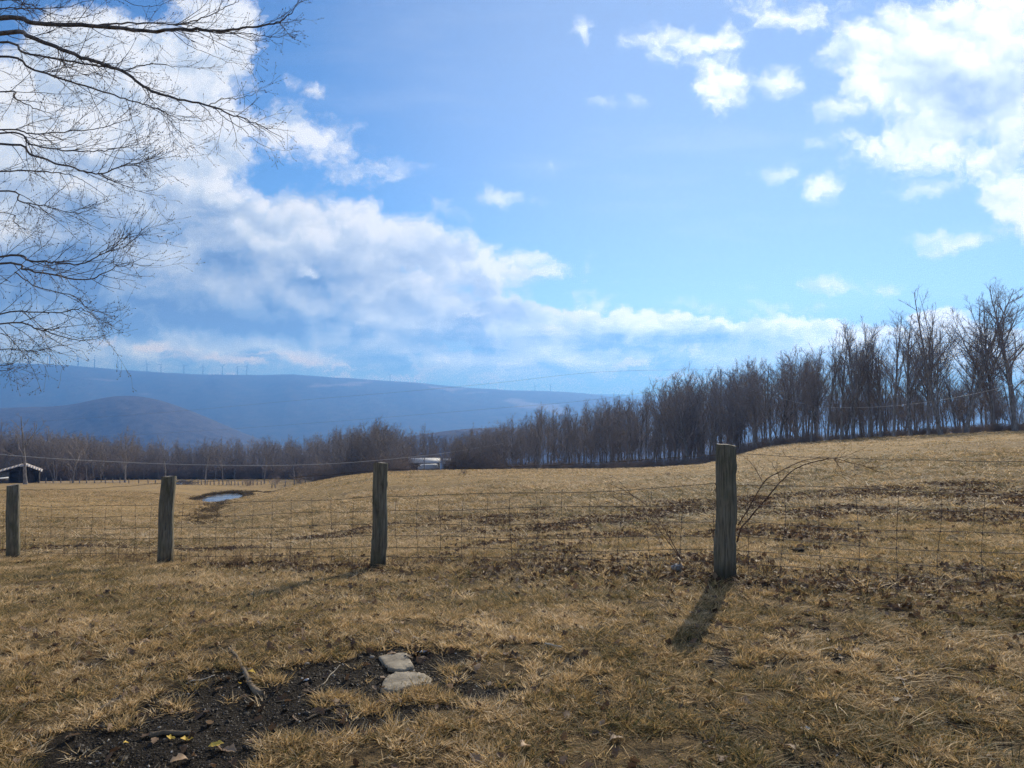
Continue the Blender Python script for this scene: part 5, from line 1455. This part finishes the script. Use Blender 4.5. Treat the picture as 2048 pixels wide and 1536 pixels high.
# ------------------------------------------------------------------ things lying in the lawn
def on_ground(px, py):
    """where the ray through that photo pixel meets the ground"""
    ds = np.geomspace(1.8, 40, 260); a = P(px, py, 1.0); zz = EYE+(a.z-EYE)*ds; xx = a.x*ds
    g = ground_z(xx, ds); k = int(np.argmax(zz < g)); k = max(k, 1)
    f0 = zz[k-1]-g[k-1]; f1 = zz[k]-g[k]; w = f0/(f0-f1+1e-9); d = ds[k-1]+(ds[k]-ds[k-1])*w
    p = P(px, py, d); p.z = gz(p.x, d); return p
STONE = mat('flagstone', lambda T: (lambda g: princ(T, T.ramp(T.noise(g, 9.0, 8, .72).outputs[0], [(.30,(.12,.10,.075)),(.48,(.27,.23,.17)),(.62,(.37,.32,.24)),(.75,(.48,.43,.34))]), .9, T.noise(g, 24, 8, .7).outputs[0], 1.0, .015))(T.add('ShaderNodeTexCoord').outputs['Object']))
def flagstone(outline, label, th=.05, seed=0, tilt=0.0):
    c = on_ground(sum(p[0] for p in outline)/len(outline), sum(p[1] for p in outline)/len(outline))
    rim = []
    rs = np.random.default_rng(seed)
    pts = [np.array(on_ground(*p))-np.array(c) for p in outline]; pts.append(pts[0])
    for i in range(len(pts)-1):
        for t in np.linspace(0,1,7)[:-1]:
            q = pts[i]*(1-t)+pts[i+1]*t; rim.append(q[:2]*(1+rs.normal()*.018))
    rim = np.array(rim); n = len(rim); V = []; F_ = []
    rings = [(1.02,-.04),(1.0,th*.45),(.975,th*.85),(.93,th),(.7,th),(.45,th),(.2,th)]
    for (s, z) in rings:
        for p in rim: V.append((p[0]*s, p[1]*s, z+.006*(vnoise(np.array([p[0]*s*9+seed]), np.array([p[1]*s*9]), seed)[0]-.5)*(s < .99)*2+tilt*p[1]*s+(.004*rs.normal() if s < .95 and s > .9 else 0)))
    V.append((0,0,th))
    for i in range(len(rings)-1):
        for j in range(n): F_.append((i*n+j, i*n+(j+1)%n, (i+1)*n+(j+1)%n, (i+1)*n+j))
    T_ = [((len(rings)-1)*n+j, (len(rings)-1)*n+(j+1)%n, len(V)-1) for j in range(n)]
    o = link('flagstone', np_mesh('flagstone', V, [np.array(F_), np.array(T_)], False), None, STONE); o.location = c
    tag(o, label, 'flagstone', 'flat stones in the bare soil'); return o
flagstone([(757,1316),(800,1308),(815,1309),(829,1338),(800,1346),(776,1342)], 'upper grey flat stone set in the dark soil', .022, 1)
flagstone([(760,1385),(768,1364),(790,1352),(830,1350),(860,1358),(866,1372),(820,1380),(790,1392)], 'lower tan flat stone half covered by grass', .028, 2)
# grass over the lower stone's edge
gx_ = []; 
for (px, py, n, sp) in ((838,1384,16,20),(800,1398,12,20),(670,1400,22,30),(540,1360,16,20),(735,1420,20,24),(870,1400,16,20),(350,1415,7,34),(250,1448,7,26),(600,1325,6,30),(560,1480,8,30),(900,1345,7,26)):
    for _ in range(n): 
        p = on_ground(px+grs.normal()*sp*.6, py+grs.normal()*sp*.22); gx_.append((p.x, p.y))
gx_ = np.array(gx_); lay('grass_clumps', gx_[:,0], gx_[:,1], C_near, grs.integers(10,13,len(gx_)), grs.uniform(.8,1.4,len(gx_)), grs.uniform(.35,.7,len(gx_)), 'yellow green grass clumps sprouting from the bare soil')

STICK = mat('stick_bark', lambda T: m_bark(T, (0.07,0.055,0.04), (0.24,0.19,0.135)))
PALE = mat('pale_stick', lambda T: m_bark(T, (0.26,0.22,0.17), (0.50,0.44,0.35)))
def stick(name, pix, r0, r1, m, label, cat='stick', lift=.5, forks=(), group='sticks lying on the lawn', knobs=0):
    pts = [np.array(on_ground(*p)) for p in pix]
    rs = RS(int(pix[0][0]*7+pix[0][1]))
    q = spline(pts, 5); q[:,2] = [gz(a[0], a[1])+r0*lift+.004 for a in q]
    q[1:-1] += rs.n.normal(size=(len(q)-2,3))*r0*.18
    o0 = q[0].copy(); b = MB(); rad = np.linspace(r0, r1, len(q))*(1+.12*rs.n.normal(size=len(q)))
    b.tube(q-o0, rad, 8)
    for (t, ln, ang) in forks:
        p, d, r = at_t(q, rad, t); s = np.cross(d, (0,0,1)); dd = unit(d*math.cos(ang)+s*math.sin(ang)+np.array((0,0,.05)))
        p2, r2 = grow(rs, p, dd, ln, r*.7, r*.3, 4, .1, 0); b.tube(p2-o0, r2, 6)
    for k in range(knobs):
        p, d, r = at_t(q, rad, rs.uniform(.1,.9)); s = perp(d, rs); b.tube([p-o0, p-o0+s*r*1.8], [r*.6, r*.35], 6)
    o = b.obj(name, m, None, True); o.location = o0; tag(o, label, cat, group); return o
stick('dead_branch', [(458,1300),(478,1322),(490,1348),(500,1372),(514,1388),(528,1390)], .008, .020, STICK, 'thickest knobbly branch curving down across the dark soil', 'branch', .8, ((.45,.06,.9),), knobs=4)
stick('broken_stick', [(172,1437),(205,1418),(250,1394)], .009, .013, STICK, 'straight broken stick at the left border of the dark soil', knobs=2)
stick('weathered_stick', [(0,1452),(30,1428),(62,1408),(92,1395)], .009, .005, STICK, 'weathered stick at the left edge above the bottom corner')
stick('forked_stick', [(612,1442),(640,1428),(668,1417),(700,1414)], .006, .008, STICK, 'gently bent stick lying between the grass clumps below the stones', forks=((.5,.14,-.35),))
stick('straw_stalk', [(288,1282),(320,1262),(352,1240)], .0026, .0018, PALE, 'pale straw stalk lying in the lawn left of the dark soil')
stick('thin_twig', [(1784,1322),(1800,1352),(1815,1385),(1838,1420)], .0035, .0022, PALE, 'long thin pale twig in the lawn at the lower right', forks=((.6,.08,.7),))
stick('thin_twig', [(1945,1296),(1990,1284),(2030,1274),(2060,1262)], .003, .004, PALE, 'thin pale twig leaving the frame at the right edge')
stick('thin_twig', [(1996,1370),(2008,1390),(2022,1408)], .0024, .0016, PALE, 'short pale twig near the right edge below the longer ones')
stick('thin_twig', [(0,1282),(40,1270),(78,1254)], .004, .0026, STICK, 'dull thin twig lying at the left edge of the lawn')
stick('wood_chip', [(1090,1290),(1105,1293),(1124,1296)], .008, .006, PALE, 'short pale wood chip in the middle of the lawn')
stick('thin_twig', [(372,1368),(400,1362),(430,1352)], .004, .003, PALE, 'pale twig along the upper edge of the dark soil')
stick('thin_twig', [(645,1372),(660,1352),(680,1332)], .0032, .002, PALE, 'slanting pale twig on the soil left of the flat stones')
stick('thin_twig', [(550,1405),(590,1400),(620,1385),(650,1368)], .0035, .002, STICK, 'curved twig on the soil between branch and grass clumps')
stick('root', [(300,1474),(345,1470),(385,1471)], .014, .009, STICK, 'low dark root stub near the yellow leaves at the bottom', 'root')
stick('thin_twig', [(1640,1130),(1625,1165),(1612,1195)], .0028, .0018, PALE, 'pale bent stalk in the grass right of the nearest post')

YEL = mat('yellow_leaf', lambda T: m_grass(T, [(0,(.75,.48,.06)),(1,(.85,.62,.16))], .3))
TANL = mat('tan_leaf', lambda T: m_grass(T, [(0,(.42,.27,.15)),(1,(.55,.40,.26))], .25))
def leaf(pix, s, rz, m, label, name='fallen_leaf', group='single fallen leaves'):
    p = on_ground(*pix); o = link(name, leaf_mesh(int(pix[0])), None); 
    o.data.materials.append(m); o.location = (p.x, p.y, p.z+.014); o.rotation_euler = (.25, .2, rz); o.scale = (s,)*3; tag(o, label, 'leaf', group)
leaf((503,1350), .85, .3, YEL, 'bright yellow leaf beside the thick branch')
leaf((480,1370), .5, 1.3, YEL, 'small yellow leaf left of the thick branch')
leaf((342,1480), .7, 0.1, YEL, 'yellow leaf next to the low root stub')
leaf((374,1482), .95, .5, YEL, 'curled yellow leaf right of the low root stub')
leaf((432,1496), 1.1, .25, YEL, 'long yellow leaf nearest the bottom edge')
leaf((252,1492), .5, 1.0, YEL, 'yellow leaf fragment at the lower left of the soil')
leaf((358,1528), 1.3, .7, TANL, 'large tan leaf at the bottom edge of the picture')
leaf((660,1186), .9, .4, TANL, 'brown leaf standing in the lawn above the soil')
leaf((288,1288), 1.1, 1.2, TANL, 'tan leaf at the foot of the pale straw stalk')
leaf((804,1250), .9, 1.9, TANL, 'orange brown leaf in the lawn above the flat stones')
leaf((1050,1500), 1.2, .9, TANL, 'pale crumpled leaf low in the middle of the lawn')
leaf((1480,1496), 1.1, 2.2, TANL, 'tan leaf low on the right part of the lawn')
leaf((1612,1462), .9, .2, mat('pale_leaf', lambda T: m_grass(T, [(0,(.66,.62,.54)),(1,(.75,.7,.62))], .2)), 'whitish leaf scrap in the lawn at the lower right')
PAPER = simple('white_scrap', (.85,.86,.88), .6, var=.1, scale=30)
def crumple(name, pix, s, label, cat, seed, m=PAPER, flat=.5, lift=.01, tilt=0):
    p = on_ground(*pix); rs = np.random.default_rng(seed); me = pebble(seed, flat, 11, 8, .42)
    o = link(name, me, None, m); o.location = (p.x, p.y, p.z+lift); o.scale = s; o.rotation_euler = (tilt, 0, rs.uniform(0,3)); tag(o, label, cat); return o
crumple('paper_scrap', (845,1306), (.030,.010,.012), 'torn white scrap on the soil above the flat stones', 'litter', 11)
crumple('white_pebble', (612,1362), (.014,.009,.010), 'small bright white pebble on the dark soil', 'pebble', 12, lift=.008)
BAG = mat('plastic_bag', lambda T: (lambda n: T.add('ShaderNodeMixShader', {0: .45, 1: princ(T, (.52,.52,.53), .7, n, 1.0, .02), 2: T.add('ShaderNodeBsdfTranslucent', {'Color': (.62,.62,.62,1)}).outputs[0]}).outputs[0])(T.noise(T.add('ShaderNodeTexCoord').outputs['Object'], 2.5, 6, .7).outputs[0]))
def bag():
    p = at_px(1352, 7.2); rs = np.random.default_rng(5); V = []; n1, n2 = 18, 14
    for i in range(n2+1):
        ph = math.pi*i/n2
        for j in range(n1):
            a = 2*math.pi*j/n1; r = 1+.35*math.sin(a*3+i*.9)*math.sin(ph)+rs.normal()*.28
            w = .035+.03*math.cos(ph*.9)
            V.append((r*math.sin(ph)*math.cos(a)*.055*(1.3-.8*i/n2)+.02*math.sin(i*.7), r*math.sin(ph)*math.sin(a)*.035, .045-.045*math.cos(ph)+rs.normal()*.014))
    Q = [(i*n1+j, i*n1+(j+1)%n1, (i+1)*n1+(j+1)%n1, (i+1)*n1+j) for i in range(n2) for j in range(n1)]
    o = link('plastic_bag', np_mesh('plastic_bag', V, np.array(Q), False), None, BAG); o.location = (p.x, p.y, p.z+.02); o.rotation_euler = (0,.3,0); o.scale = (.8,.8,.75)
    tag(o, 'crumpled translucent white plastic bag caught at the foot of the leaning shoots', 'plastic bag', None)
bag()
DUNG = simple('dark_clod', (.025,.018,.012), .95, scale=20)
for i, (px, py, s, lab) in enumerate([(628,1056,.085,'dark round clod in the near field right of the crooked post'),(1598,1106,.06,'small dark clod in the litter right of the nearest post'),(38,1128,.03,'tiny dark lump at the foot of the leftmost post')]):
    o = crumple('soil_clod', (px,py), (s*1.2, s, s*.8), lab, 'clod', 30+i, DUNG, .7, s*.35); o['group'] = 'dark clods in the field'
for i, (px, dep, s, lab) in enumerate([(928, 58, .75, 'small grey dry bush standing alone on the crest of the field'),(690, 36, .30, 'tiny dry bush in the field left of the middle post'),(1335, 40, .35, 'low dry bush on the rise above the leaning shoots'),(1712, 27, .32, 'small dry weed bush in the field right of the nearest post')]):
    g = at_px(px, dep); o = tag(link('dry_bush', SHR[i % 4]), lab, 'bush', 'small dry bushes in the open field'); o.location = g; o.scale = (s*.55, s*.55, s*.38); o.rotation_euler.z = i*2.0
# ------------------------------------------------------------------ air
def build_haze():
    m = bpy.data.materials.new('haze'); m.use_nodes = True
    T = NT(m.node_tree)
    v = T.add('ShaderNodeVolumePrincipled', {'Color': (0.13, 0.36, 1.0, 1), 'Absorption Color': (0.25, 0.25, 0.25, 1), 'Density': HAZE, 'Anisotropy': 0.4})
    T.add('ShaderNodeOutputMaterial', {'Volume': v.outputs[0]})
    b = MB(); b.box((0, 0, (600-420)/2), (54000, 54000, 1020))
    o = b.obj('haze', m); tag(o, kind='stuff')
HAZE = 1.85e-4
build_haze()
